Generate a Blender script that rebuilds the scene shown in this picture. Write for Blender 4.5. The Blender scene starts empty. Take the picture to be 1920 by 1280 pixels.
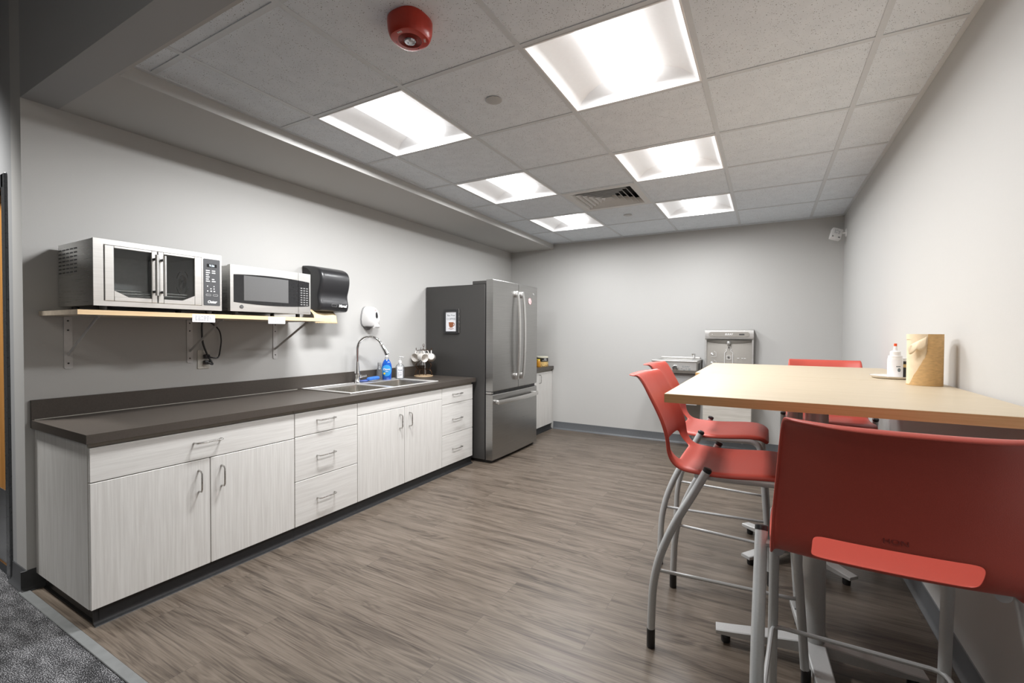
import bpy, bmesh, math, random
from mathutils import Vector, Matrix
random.seed(7)
PI = math.pi
scene = bpy.context.scene
COL = scene.collection
ORG = {}          # world origin of each top-level thing, so parts are meshed in its local frame

# ------------------------------------------------------------------ materials
def _nodes(name):
    m = bpy.data.materials.new(name); m.use_nodes = True
    nt = m.node_tree; b = nt.nodes['Principled BSDF']
    return m, nt, b
def N(nt, t, **kw):
    n = nt.nodes.new(t)
    for k, v in kw.items():
        if k.startswith('i_'):
            n.inputs[k[2:].replace('_', ' ')].default_value = v
        else: setattr(n, k, v)
    return n
def ramp(nt, stops):
    r = nt.nodes.new('ShaderNodeValToRGB'); e = r.color_ramp.elements
    while len(e) < len(stops): e.new(0.5)
    for i, (p, c) in enumerate(stops):
        e[i].position = p; e[i].color = c if len(c) == 4 else (*c, 1)
    return r
def g(v): return (v, v, v)
def simple(name, col, rough=0.5, metal=0.0, var=0.04, scale=60.0, bump=0.0, spec=0.5, coat=0.0, stretch=None):
    """plain surface with a procedural mottling in colour and roughness"""
    m, nt, b = _nodes(name); L = nt.links
    tc = N(nt, 'ShaderNodeTexCoord'); mp = N(nt, 'ShaderNodeMapping')
    if stretch: mp.inputs['Scale'].default_value = stretch
    L.new(tc.outputs['Object'], mp.inputs['Vector'])
    no = N(nt, 'ShaderNodeTexNoise', i_Scale=scale, i_Detail=4.0)
    L.new(mp.outputs['Vector'], no.inputs['Vector'])
    lo = tuple(max(0, c * (1 - var)) for c in col); hi = tuple(min(1, c * (1 + var)) for c in col)
    r = ramp(nt, [(0.3, lo), (0.7, hi)])
    L.new(no.outputs['Fac'], r.inputs['Fac']); L.new(r.outputs['Color'], b.inputs['Base Color'])
    mr = N(nt, 'ShaderNodeMapRange'); mr.inputs['To Min'].default_value = max(0.02, rough * 0.9); mr.inputs['To Max'].default_value = min(1, rough * 1.1)
    L.new(no.outputs['Fac'], mr.inputs['Value']); L.new(mr.outputs['Result'], b.inputs['Roughness'])
    b.inputs['Metallic'].default_value = metal
    b.inputs['Specular IOR Level'].default_value = spec
    if coat:
        b.inputs['Coat Weight'].default_value = coat; b.inputs['Coat Roughness'].default_value = 0.1
    if bump:
        bp = N(nt, 'ShaderNodeBump', i_Strength=bump, i_Distance=0.002)
        L.new(no.outputs['Fac'], bp.inputs['Height']); L.new(bp.outputs['Normal'], b.inputs['Normal'])
    return m
def emit(name, col, s):
    m, nt, b = _nodes(name)
    b.inputs['Base Color'].default_value = (*col, 1); b.inputs['Emission Color'].default_value = (*col, 1)
    b.inputs['Emission Strength'].default_value = s; b.inputs['Roughness'].default_value = 0.4
    return m
def glassy(name, tint=(0.9, 0.95, 0.95), trans=0.8, rough=0.03, haze=0.0):
    """thin clear pane / bottle wall: lets light straight through and reflects by angle"""
    m = bpy.data.materials.new(name); m.use_nodes = True
    nt = m.node_tree; nt.nodes.clear(); L = nt.links
    out = N(nt, 'ShaderNodeOutputMaterial'); mx = N(nt, 'ShaderNodeMixShader')
    tr = N(nt, 'ShaderNodeBsdfTransparent'); tr.inputs['Color'].default_value = (*[c * trans for c in tint], 1)
    gl = N(nt, 'ShaderNodeBsdfGlossy'); gl.inputs['Roughness'].default_value = rough
    fr = N(nt, 'ShaderNodeFresnel', i_IOR=1.5)
    no = N(nt, 'ShaderNodeTexNoise', i_Scale=8.0); mr = N(nt, 'ShaderNodeMapRange')
    mr.inputs['To Min'].default_value = 1.42; mr.inputs['To Max'].default_value = 1.58
    L.new(no.outputs['Fac'], mr.inputs['Value']); L.new(mr.outputs['Result'], fr.inputs['IOR'])
    L.new(fr.outputs['Fac'], mx.inputs['Fac']); L.new(tr.outputs['BSDF'], mx.inputs[1]); L.new(gl.outputs['BSDF'], mx.inputs[2])
    if haze:                # milky plastic scatters a little
        df = N(nt, 'ShaderNodeBsdfDiffuse'); df.inputs['Color'].default_value = (0.85, 0.87, 0.88, 1); m2 = N(nt, 'ShaderNodeMixShader'); m2.inputs['Fac'].default_value = haze
        L.new(mx.outputs['Shader'], m2.inputs[1]); L.new(df.outputs['BSDF'], m2.inputs[2]); L.new(m2.outputs['Shader'], out.inputs['Surface'])
    else: L.new(mx.outputs['Shader'], out.inputs['Surface'])
    return m

def mat_ceiling():
    m, nt, b = _nodes('ceiling_tile'); L = nt.links
    tc = N(nt, 'ShaderNodeTexCoord')
    vo = N(nt, 'ShaderNodeTexVoronoi', i_Scale=190.0); vo.feature = 'F1'
    no = N(nt, 'ShaderNodeTexNoise', i_Scale=60.0, i_Detail=3.0)
    mixv = N(nt, 'ShaderNodeVectorMath', operation='MULTIPLY_ADD')
    mixv.inputs[1].default_value = (0.012,) * 3
    L.new(no.outputs['Color'], mixv.inputs[0]); L.new(tc.outputs['Object'], mixv.inputs[2])
    L.new(tc.outputs['Object'], no.inputs['Vector']); L.new(mixv.outputs[0], vo.inputs['Vector'])
    sep = N(nt, 'ShaderNodeSeparateColor'); L.new(vo.outputs['Color'], sep.inputs['Color'])
    rs = N(nt, 'ShaderNodeMapRange'); rs.inputs['From Min'].default_value = 0.30; rs.inputs['To Min'].default_value = 0.0; rs.inputs['To Max'].default_value = 0.34
    L.new(sep.outputs['Red'], rs.inputs['Value'])
    lt = N(nt, 'ShaderNodeMath', operation='SUBTRACT'); L.new(rs.outputs['Result'], lt.inputs[0]); L.new(vo.outputs['Distance'], lt.inputs[1])
    st = N(nt, 'ShaderNodeMapRange'); st.inputs['From Min'].default_value = 0.0; st.inputs['From Max'].default_value = 0.06
    L.new(lt.outputs[0], st.inputs['Value'])
    n2 = N(nt, 'ShaderNodeTexNoise', i_Scale=14.0, i_Detail=5.0); L.new(tc.outputs['Object'], n2.inputs['Vector'])
    base = ramp(nt, [(0.3, (0.735, 0.785, 0.84)), (0.7, (0.79, 0.84, 0.895))]); L.new(n2.outputs['Fac'], base.inputs['Fac'])
    mx = N(nt, 'ShaderNodeMix', data_type='RGBA'); L.new(st.outputs['Result'], mx.inputs[0]); L.new(base.outputs['Color'], mx.inputs[6]); mx.inputs[7].default_value = (0.10, 0.10, 0.10, 1)
    L.new(mx.outputs[2], b.inputs['Base Color']); b.inputs['Roughness'].default_value = 0.95
    bp = N(nt, 'ShaderNodeBump', i_Strength=0.5, i_Distance=0.002); bp.invert = True
    L.new(st.outputs['Result'], bp.inputs['Height']); L.new(bp.outputs['Normal'], b.inputs['Normal'])
    return m
def mat_planks():
    m, nt, b = _nodes('vinyl_plank'); L = nt.links
    tc = N(nt, 'ShaderNodeTexCoord')
    br = N(nt, 'ShaderNodeTexBrick'); br.offset = 0.37; br.squash = 1.0
    for k, v in (('Scale', 1.0), ('Mortar Size', 0.0007), ('Mortar Smooth', 0.2), ('Brick Width', 1.25), ('Row Height', 0.155), ('Bias', 0.0)): br.inputs[k].default_value = v
    br.inputs['Color1'].default_value = (0, 0, 0, 1); br.inputs['Color2'].default_value = (1, 1, 1, 1); br.inputs['Mortar'].default_value = (0.5, 0.5, 0.5, 1)
    L.new(tc.outputs['Object'], br.inputs['Vector'])
    # each plank shifts its grain by its own random value
    sh = N(nt, 'ShaderNodeVectorMath', operation='MULTIPLY_ADD'); sh.inputs[1].default_value = (3.7, 5.3, 2.1)
    L.new(br.outputs['Color'], sh.inputs[0]); L.new(tc.outputs['Object'], sh.inputs[2])
    mp = N(nt, 'ShaderNodeMapping'); mp.inputs['Scale'].default_value = (0.6, 6.0, 1.0); L.new(sh.outputs[0], mp.inputs['Vector'])
    n0 = N(nt, 'ShaderNodeTexNoise', i_Scale=1.6, i_Detail=3.0, i_Distortion=0.6); L.new(mp.outputs['Vector'], n0.inputs['Vector'])
    # cathedral rings: sine of a warped field
    mul = N(nt, 'ShaderNodeMath', operation='MULTIPLY'); mul.inputs[1].default_value = 80.0; L.new(n0.outputs['Fac'], mul.inputs[0])
    si = N(nt, 'ShaderNodeMath', operation='SINE'); L.new(mul.outputs[0], si.inputs[0])
    mp2 = N(nt, 'ShaderNodeMapping'); mp2.inputs['Scale'].default_value = (3.2, 190.0, 1.0); L.new(sh.outputs[0], mp2.inputs['Vector'])
    n1 = N(nt, 'ShaderNodeTexNoise', i_Scale=1.0, i_Detail=6.0, i_Roughness=0.65); L.new(mp2.outputs['Vector'], n1.inputs['Vector'])
    mp3 = N(nt, 'ShaderNodeMapping'); mp3.inputs['Scale'].default_value = (1.4, 16.0, 1.0); L.new(sh.outputs[0], mp3.inputs['Vector'])
    n2 = N(nt, 'ShaderNodeTexNoise', i_Scale=1.3, i_Detail=4.0); L.new(mp3.outputs['Vector'], n2.inputs['Vector'])
    a1 = N(nt, 'ShaderNodeMath', operation='MULTIPLY_ADD'); a1.inputs[1].default_value = 0.085; L.new(si.outputs[0], a1.inputs[0]); L.new(n1.outputs['Fac'], a1.inputs[2])
    a2 = N(nt, 'ShaderNodeMath', operation='MULTIPLY_ADD'); a2.inputs[1].default_value = 0.9; L.new(n2.outputs['Fac'], a2.inputs[0]); L.new(a1.outputs[0], a2.inputs[2])
    a3 = N(nt, 'ShaderNodeMath', operation='MULTIPLY_ADD'); a3.inputs[1].default_value = 0.06; L.new(br.outputs['Color'], a3.inputs[0]); L.new(a2.outputs[0], a3.inputs[2])
    r = ramp(nt, [(0.62, (0.040, 0.029, 0.021)), (0.88, (0.090, 0.070, 0.053)), (1.0, (0.120, 0.095, 0.073)), (1.32, (0.160, 0.130, 0.103))])
    mr = N(nt, 'ShaderNodeMapRange'); mr.inputs['From Min'].default_value = 0.0; mr.inputs['From Max'].default_value = 1.4; mr.inputs['To Max'].default_value = 1.0
    L.new(a3.outputs[0], mr.inputs['Value'])
    for e in r.color_ramp.elements: pass
    pos = [0.48, 0.62, 0.712, 0.89]
    for e, p_ in zip(r.color_ramp.elements, pos): e.position = p_
    L.new(mr.outputs['Result'], r.inputs['Fac'])
    mx = N(nt, 'ShaderNodeMix', data_type='RGBA'); L.new(br.outputs['Fac'], mx.inputs[0]); L.new(r.outputs['Color'], mx.inputs[6]); mx.inputs[7].default_value = (0.062, 0.050, 0.040, 1)
    L.new(mx.outputs[2], b.inputs['Base Color'])
    rr = N(nt, 'ShaderNodeMapRange'); rr.inputs['To Min'].default_value = 0.30; rr.inputs['To Max'].default_value = 0.46; L.new(n1.outputs['Fac'], rr.inputs['Value']); L.new(rr.outputs['Result'], b.inputs['Roughness'])
    bp = N(nt, 'ShaderNodeBump', i_Strength=0.12, i_Distance=0.001); L.new(n1.outputs['Fac'], bp.inputs['Height']); L.new(bp.outputs['Normal'], b.inputs['Normal'])
    return m
def mat_carpet():
    m, nt, b = _nodes('loop_carpet'); L = nt.links
    tc = N(nt, 'ShaderNodeTexCoord'); mp = N(nt, 'ShaderNodeMapping'); mp.inputs['Scale'].default_value = (1, 2.2, 1); L.new(tc.outputs['Object'], mp.inputs['Vector'])
    a = N(nt, 'ShaderNodeTexNoise', i_Scale=150.0, i_Detail=3.0); L.new(mp.outputs['Vector'], a.inputs['Vector'])
    c = N(nt, 'ShaderNodeTexNoise', i_Scale=7.0, i_Detail=4.0); L.new(mp.outputs['Vector'], c.inputs['Vector'])
    s = N(nt, 'ShaderNodeMath', operation='MULTIPLY_ADD'); s.inputs[1].default_value = 0.35; L.new(c.outputs['Fac'], s.inputs[0]); L.new(a.outputs['Fac'], s.inputs[2])
    r = ramp(nt, [(0.55, g(0.018)), (0.68, (0.06, 0.06, 0.064)), (0.84, (0.36, 0.36, 0.37))]); L.new(s.outputs[0], r.inputs['Fac'])
    L.new(r.outputs['Color'], b.inputs['Base Color']); b.inputs['Roughness'].default_value = 0.95; b.inputs['Specular IOR Level'].default_value = 0.1
    bp = N(nt, 'ShaderNodeBump', i_Strength=0.8, i_Distance=0.006); L.new(a.outputs['Fac'], bp.inputs['Height']); L.new(bp.outputs['Normal'], b.inputs['Normal'])
    return m
def mat_grain(name, c_lo, c_hi, stretch, rough=0.45, scale=1.0, detail=5.0, lo=0.36, hi=0.64):
    m, nt, b = _nodes(name); L = nt.links
    tc = N(nt, 'ShaderNodeTexCoord'); mp = N(nt, 'ShaderNodeMapping'); mp.inputs['Scale'].default_value = stretch
    L.new(tc.outputs['Object'], mp.inputs['Vector'])
    n = N(nt, 'ShaderNodeTexNoise', i_Scale=scale, i_Detail=detail, i_Roughness=0.6, i_Distortion=0.15); L.new(mp.outputs['Vector'], n.inputs['Vector'])
    r = ramp(nt, [(lo, c_lo), (hi, c_hi)]); L.new(n.outputs['Fac'], r.inputs['Fac']); L.new(r.outputs['Color'], b.inputs['Base Color'])
    b.inputs['Roughness'].default_value = rough
    bp = N(nt, 'ShaderNodeBump', i_Strength=0.05, i_Distance=0.001); L.new(n.outputs['Fac'], bp.inputs['Height']); L.new(bp.outputs['Normal'], b.inputs['Normal'])
    return m
def mat_brushed(name, col, stretch, rough=0.3, metal=1.0, var=0.06):
    m, nt, b = _nodes(name); L = nt.links
    tc = N(nt, 'ShaderNodeTexCoord'); mp = N(nt, 'ShaderNodeMapping'); mp.inputs['Scale'].default_value = stretch
    L.new(tc.outputs['Object'], mp.inputs['Vector'])
    n = N(nt, 'ShaderNodeTexNoise', i_Scale=1.0, i_Detail=5.0); L.new(mp.outputs['Vector'], n.inputs['Vector'])
    r = ramp(nt, [(0.3, tuple(c * (1 - var) for c in col)), (0.7, tuple(min(1, c * (1 + var)) for c in col))]); L.new(n.outputs['Fac'], r.inputs['Fac']); L.new(r.outputs['Color'], b.inputs['Base Color'])
    mr = N(nt, 'ShaderNodeMapRange'); mr.inputs['To Min'].default_value = rough * 0.8; mr.inputs['To Max'].default_value = rough * 1.25; L.new(n.outputs['Fac'], mr.inputs['Value']); L.new(mr.outputs['Result'], b.inputs['Roughness'])
    b.inputs['Metallic'].default_value = metal
    bp = N(nt, 'ShaderNodeBump', i_Strength=0.03, i_Distance=0.001); L.new(n.outputs['Fac'], bp.inputs['Height']); L.new(bp.outputs['Normal'], b.inputs['Normal'])
    return m

M = dict(
    wall=simple('wall_paint', (0.52, 0.515, 0.50), 0.75, var=0.012, scale=180, bump=0.06, spec=0.3),
    hallwall=simple('hall_wall_paint', (0.40, 0.405, 0.41), 0.6, var=0.012, scale=180, bump=0.06, spec=0.3),
    tile=mat_ceiling(),
    grid=simple('grid_enamel', (0.63, 0.66, 0.69), 0.5, var=0.02),
    plank=mat_planks(), carpet=mat_carpet(),
    toe=simple('toe_rubber', (0.016, 0.016, 0.017), 0.36, var=0.08),
    rubber=simple('cove_rubber', (0.050, 0.052, 0.055), 0.38, var=0.08),
    greyrubber=simple('cove_rubber_grey', (0.115, 0.122, 0.130), 0.40, var=0.06),
    strip=simple('transition_vinyl', (0.165, 0.172, 0.172), 0.35, var=0.08, scale=25),
    lamv=mat_grain('laminate_vertical', (0.635, 0.62, 0.595), (0.735, 0.725, 0.70), (60, 110, 3.5)),
    lamh=mat_grain('laminate_horizontal', (0.645, 0.63, 0.605), (0.735, 0.725, 0.70), (60, 3.5, 90)),
    lamedge=simple('laminate_edge', (0.36, 0.33, 0.28), 0.5),
    counter=simple('counter_laminate', (0.070, 0.059, 0.050), 0.34, var=0.10, scale=140),
    steel=mat_brushed('brushed_steel', (0.66, 0.655, 0.64), (6, 4, 260), 0.28),
    steelh=mat_brushed('brushed_steel_band', (0.72, 0.71, 0.69), (6, 5, 300), 0.33),
    sinksteel=mat_brushed('sink_steel', (0.86, 0.85, 0.83), (8, 140, 8), 0.33, 0.7),
    slate=mat_brushed('fridge_steel', (0.40, 0.395, 0.385), (5, 3, 220), 0.30),
    fridgeside=simple('fridge_side_enamel', (0.046, 0.044, 0.042), 0.42, var=0.05, scale=260, bump=0.04),
    bowlshaded=mat_brushed('bowl_steel_shaded', (0.66, 0.64, 0.60), (90, 90, 8), 0.24),  # same steel as the rim, darkened so the bowls look deep and shaded
    key=simple('keypad_print', (0.20, 0.20, 0.20), 0.6),
    chrome=simple('chrome', (0.78, 0.78, 0.78), 0.07, 1.0, var=0.02),
    nickel=simple('satin_nickel', (0.52, 0.51, 0.49), 0.27, 1.0, var=0.03),
    tube=simple('silver_tube_paint', (0.50, 0.51, 0.51), 0.40, 0.25, var=0.03, scale=200),
    leg=simple('table_leg_paint', (0.54, 0.545, 0.54), 0.40, 0.25, var=0.03, scale=200),
    red=simple('red_polypropylene', (0.50, 0.078, 0.055), 0.42, var=0.04, scale=420, bump=0.10),
    redshaded=simple('red_polypropylene_dark', (0.20, 0.022, 0.016), 0.5, var=0.04),  # shell red darkened: shade of the relief put into the letters' colour
    maple=mat_grain('maple_laminate', (0.49, 0.405, 0.285), (0.54, 0.45, 0.325), (3.0, 60, 20), 0.42),
    maple_edge=mat_grain('maple_edge_band', (0.64, 0.41, 0.185), (0.73, 0.49, 0.24), (4, 4, 160), 0.42),
    shelfwood=mat_grain('shelf_top', (0.56, 0.47, 0.37), (0.68, 0.58, 0.46), (30, 4, 30), 0.45),
    shelfedge=mat_grain('shelf_edge', (0.74, 0.52, 0.29), (0.84, 0.62, 0.38), (4, 4, 120), 0.45),
    black=simple('black_plastic', (0.018, 0.018, 0.019), 0.36, var=0.1),
    blackmatte=simple('black_matte_plastic', (0.022, 0.022, 0.022), 0.6, var=0.1),
    blackgloss=simple('black_gloss', (0.016, 0.016, 0.017), 0.16, var=0.1),
    smoke=simple('smoked_plastic', (0.022, 0.022, 0.024), 0.30, var=0.05, scale=500),
    dark=simple('dark_grey', (0.055, 0.055, 0.057), 0.45),
    panel=simple('control_panel_grey', (0.075, 0.077, 0.082), 0.35),
    mwin=simple('microwave_window_mesh', (0.115, 0.115, 0.115), 0.30, var=0.15, scale=900),
    white=simple('white_plastic', (0.80, 0.79, 0.78), 0.35, var=0.02),
    bracket=simple('bracket_enamel', (0.60, 0.59, 0.58), 0.4, var=0.03),
    ceramic=simple('white_ceramic', (0.80, 0.77, 0.73), 0.18, var=0.03, coat=0.4),
    almond=simple('almond_plastic', (0.62, 0.60, 0.54), 0.4, var=0.02),
    greyplastic=simple('grey_plastic', (0.25, 0.25, 0.25), 0.45),
    paper=simple('paper', (0.82, 0.82, 0.85), 0.8, var=0.02),
    ink=simple('grey_ink', (0.34, 0.34, 0.36), 0.8),
    inkdark=simple('dark_ink', (0.045, 0.075, 0.07), 0.8),
    whiteink=simple('white_ink', (0.85, 0.85, 0.85), 0.6),
    kraft=simple('kraft_paper', (0.60, 0.38, 0.17), 0.8, var=0.12, scale=55, bump=0.1, stretch=(1, 1, 3)),
    kraftlight=simple('kraft_paper_inner', (0.74, 0.60, 0.42), 0.8, var=0.06, scale=40),
    towel=simple('towel_paper', (0.70, 0.55, 0.34), 0.9, var=0.06, scale=90),
    oak=mat_grain('oak_door', (0.46, 0.20, 0.045), (0.60, 0.29, 0.08), (30, 30, 2.0), 0.4),
    doorsteel=simple('door_frame_steel', (0.11, 0.115, 0.12), 0.28, 0.5, var=0.05),
    kick=mat_brushed('kick_plate', (0.45, 0.46, 0.47), (4, 4, 120), 0.3),
    alarm=simple('alarm_red', (0.46, 0.030, 0.012), 0.30, var=0.03),
    alarmdark=simple('alarm_grille', (0.16, 0.010, 0.005), 0.5),
    lens=simple('strobe_lens', (0.55, 0.56, 0.60), 0.08, 0.6, var=0.5, scale=70),
    lightpaint=simple('reflector_enamel', (0.88, 0.88, 0.88), 0.5, var=0.01),
    glow=emit('lamp_diffuser', (0.985, 0.99, 1.0), 4.0),
    coverdisc=simple('cover_plate', (0.50, 0.50, 0.50), 0.5),
    vent=simple('vent_enamel', (0.66, 0.66, 0.655), 0.5, var=0.02),
    ventdark=simple('vent_throat', (0.03, 0.03, 0.03), 0.9),
    fountsteel=mat_brushed('fountain_steel', (0.58, 0.57, 0.55), (6, 6, 60), 0.42, 0.85, 0.03),
    fountgrey=simple('filler_grey', (0.335, 0.315, 0.285), 0.42, 0.25, var=0.02),
    fountbody=mat_grain('cooler_panel', (0.50, 0.47, 0.42), (0.60, 0.57, 0.52), (4, 4, 60), 0.4),
    greypanel=simple('cooler_grey_panel', (0.50, 0.50, 0.50), 0.4, 0.2),
    dawn=simple('blue_liquid', (0.005, 0.10, 0.52), 0.12, var=0.05, coat=0.6),
    dawnlabel=simple('blue_label', (0.05, 0.36, 0.80), 0.35),
    yellow=simple('yellow_print', (0.85, 0.62, 0.04), 0.5),
    clear=glassy('clear_plastic', (0.96, 0.98, 0.99), 0.98, haze=0.13),
    gel=glassy('clear_gel', (0.92, 0.95, 0.98), 0.95, haze=0.08),
    ovenglass=glassy('oven_glass', (0.90, 0.92, 0.92), 0.95),
    cavity=simple('oven_cavity', (0.72, 0.72, 0.73), 0.38, 0.1, var=0.05),
    sponge=simple('blue_sponge', (0.05, 0.20, 0.68), 0.8, var=0.15, scale=90, bump=0.5),
    bluedark=simple('blue_handle', (0.015, 0.07, 0.36), 0.4),
    bronze=simple('bronze_wire', (0.085, 0.045, 0.025), 0.35, 0.7),
    lightwood=mat_grain('light_wood', (0.66, 0.47, 0.28), (0.76, 0.58, 0.38), (50, 5, 20), 0.5),
    brown=simple('coffee_print', (0.30, 0.10, 0.04), 0.7),
    canblack=simple('can_black', (0.02, 0.018, 0.016), 0.35),
    canlid=simple('can_lid', (0.70, 0.68, 0.55), 0.4),
    cangold=simple('can_gold', (0.66, 0.46, 0.18), 0.4, var=0.15, scale=30),
    canbrown=simple('can_brown', (0.14, 0.05, 0.015), 0.5),
    amber=simple('amber_jar', (0.55, 0.25, 0.02), 0.15, var=0.15, coat=0.5),
    redprint=simple('red_print', (0.62, 0.03, 0.04), 0.5),
    orange=simple('orange_cap', (0.75, 0.09, 0.02), 0.4),
    greyprint=simple('grey_print', (0.16, 0.19, 0.21), 0.6),
    silver=simple('silver_badge', (0.75, 0.75, 0.75), 0.2, 1.0),
    led=emit('clock_digits', (0.75, 0.9, 1.0), 1.2),
)

# ------------------------------------------------------------------ mesh builder
class MB:
    def __init__(s): s.bm = bmesh.new()
    def _t(s, vs, mat):
        if mat is not None:
            for v in vs: v.co = mat @ v.co
        return vs
    def box(s, x0, x1, y0, y1, z0, z1, bev=0.0, seg=2, mat=None, edges='all'):
        t = bmesh.new()
        v = [t.verts.new(p) for p in ((x0,y0,z0),(x1,y0,z0),(x1,y1,z0),(x0,y1,z0),(x0,y0,z1),(x1,y0,z1),(x1,y1,z1),(x0,y1,z1))]
        for f in ((3,2,1,0),(4,5,6,7),(0,1,5,4),(1,2,6,5),(2,3,7,6),(3,0,4,7)): t.faces.new([v[i] for i in f])
        if bev > 0:
            es = list(t.edges)
            if edges != 'all':
                ax = 'xyz'.index(edges)
                es = [e for e in es if abs((e.verts[0].co - e.verts[1].co)[ax]) > 1e-6]
            bmesh.ops.bevel(t, geom=es, offset=bev, segments=seg, affect='EDGES', profile=0.5)
        s.merge(t, mat); return s
    def merge(s, t, mat=None):
        mp = {}
        for v in t.verts: mp[v] = s.bm.verts.new(mat @ v.co if mat is not None else v.co)
        for f in t.faces:
            try: s.bm.faces.new([mp[v] for v in f.verts])
            except ValueError: pass
        t.free(); return s
    def tube(s, pts, r, n=10, closed=False, caps=True, mat=None, flat=None):
        pts = [Vector(p) for p in pts]; k = len(pts)
        rr = r if isinstance(r, (list, tuple)) else [r] * k
        T = []
        for i in range(k):
            a = pts[(i - 1) % k] if (closed or i > 0) else pts[i]; b = pts[(i + 1) % k] if (closed or i < k - 1) else pts[i]
            T.append((b - a).normalized())
        up = Vector((0, 0, 1)) if abs(T[0].z) < 0.9 else Vector((1, 0, 0))
        nrm = (up - T[0] * up.dot(T[0])).normalized(); rings = []
        for i in range(k):
            nrm = (nrm - T[i] * nrm.dot(T[i])).normalized(); bn = T[i].cross(nrm)
            ring = []
            for j in range(n):
                a = 2 * PI * j / n; c, d = math.cos(a) * rr[i], math.sin(a) * rr[i]
                if flat: d *= flat
                q = pts[i] + nrm * c + bn * d
                ring.append(s.bm.verts.new(mat @ q if mat is not None else q))
            rings.append(ring)
        for i in range(k if closed else k - 1):
            A, B = rings[i], rings[(i + 1) % k]
            for j in range(n): s.bm.faces.new((A[j], A[(j + 1) % n], B[(j + 1) % n], B[j]))
        if caps and not closed:
            s.bm.faces.new(list(reversed(rings[0]))); s.bm.faces.new(rings[-1])
        return s
    def lathe(s, prof, c=(0, 0, 0), n=28, mat=None, sx=1.0, sy=1.0, caps=True):
        rings = []
        for (r, z) in prof:
            ring = []
            for j in range(n):
                a = 2 * PI * j / n
                q = Vector((c[0] + r * sx * math.cos(a), c[1] + r * sy * math.sin(a), c[2] + z))
                ring.append(s.bm.verts.new(mat @ q if mat is not None else q))
            rings.append(ring)
        for A, B in zip(rings, rings[1:]):
            for j in range(n): s.bm.faces.new((A[j], A[(j + 1) % n], B[(j + 1) % n], B[j]))
        if caps:
            if prof[0][0] > 1e-5: s.bm.faces.new(list(reversed(rings[0])))
            if prof[-1][0] > 1e-5: s.bm.faces.new(rings[-1])
        return s
    def poly(s, pts, mat=None):
        s.bm.faces.new([s.bm.verts.new(mat @ Vector(p) if mat is not None else p) for p in pts]); return s
    def prism(s, outline, d0, d1, mat=None):
        """outline in local xy, extruded along local z from d0 to d1"""
        A = [s.bm.verts.new(mat @ Vector((x, y, d0)) if mat is not None else (x, y, d0)) for x, y in outline]
        B = [s.bm.verts.new(mat @ Vector((x, y, d1)) if mat is not None else (x, y, d1)) for x, y in outline]
        n = len(A)
        s.bm.faces.new(list(reversed(A))); s.bm.faces.new(B)
        for i in range(n): s.bm.faces.new((A[i], A[(i + 1) % n], B[(i + 1) % n], B[i]))
        return s
    def rings(s, rings, cap0=True, cap1=True, closed=True):
        R = [[s.bm.verts.new(p) for p in r] for r in rings]; n = len(R[0])
        for A, B in zip(R, R[1:]):
            for j in range(n if closed else n - 1): s.bm.faces.new((A[j], A[(j + 1) % n], B[(j + 1) % n], B[j]))
        if cap0: s.bm.faces.new(list(reversed(R[0])))
        if cap1: s.bm.faces.new(R[-1])
        return s
    def build(s, name, m, parent=None, smooth=True, angle=35):
        bm = s.bm; bmesh.ops.recalc_face_normals(bm, faces=list(bm.faces))
        me = bpy.data.meshes.new(name); bm.to_mesh(me); bm.free()
        return link(name, me, m, parent, smooth, angle)
def link(name, me, m, parent=None, smooth=True, angle=35):
    if parent is not None:
        r = parent
        while r.parent: r = r.parent
        o0 = ORG.get(r.name)
        if o0 is not None: me.transform(Matrix.Translation(-o0))
    me.materials.append(m)
    if smooth:
        for p in me.polygons: p.use_smooth = True
        b = bmesh.new(); b.from_mesh(me); lim = math.radians(angle)
        for e in b.edges:
            if len(e.link_faces) == 2 and e.calc_face_angle(0) > lim: e.smooth = False
        b.to_mesh(me); b.free()
    o = bpy.data.objects.new(name, me); COL.objects.link(o)
    if parent is not None: o.parent = parent
    return o
def thing(name, label, cat, loc, group=None):
    o = bpy.data.objects.new(name, None); COL.objects.link(o)
    o.empty_display_size = 0.05; o.location = loc; o['label'] = label; o['category'] = cat
    if group: o['group'] = group
    ORG[o.name] = Vector(loc); return o
def struct(o, label=None, cat=None):
    o['kind'] = 'structure'
    o['label'] = label or o.name.replace('_', ' ')
    o['category'] = cat or o.name.split('_')[0]
    return o
def tag(o, label, cat, group=None):
    o['label'] = label; o['category'] = cat
    if group: o['group'] = group
    return o
def copy_tree(o, parent=None):
    c = o.copy(); COL.objects.link(c); c.parent = parent
    for ch in list(o.children): copy_tree(ch, c)
    return c
def frame(ox, oy, oz, face):
    """matrix: local x runs along the surface, local y up, local z out of it"""
    X, Z = {'+x': ((0,1,0),(1,0,0)), '-y': ((1,0,0),(0,-1,0)), '-x': ((0,-1,0),(-1,0,0)), '-z': ((1,0,0),(0,0,-1)), '+z': ((1,0,0),(0,0,1)), '+y': ((-1,0,0),(0,1,0))}[face]
    X, Z = Vector(X), Vector(Z); Y = Z.cross(X)
    m = Matrix.Identity(4)
    for i, v in enumerate((X, Y, Z)):
        for j in range(3): m[j][i] = v[j]
    m.translation = (ox, oy, oz); return m
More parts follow.
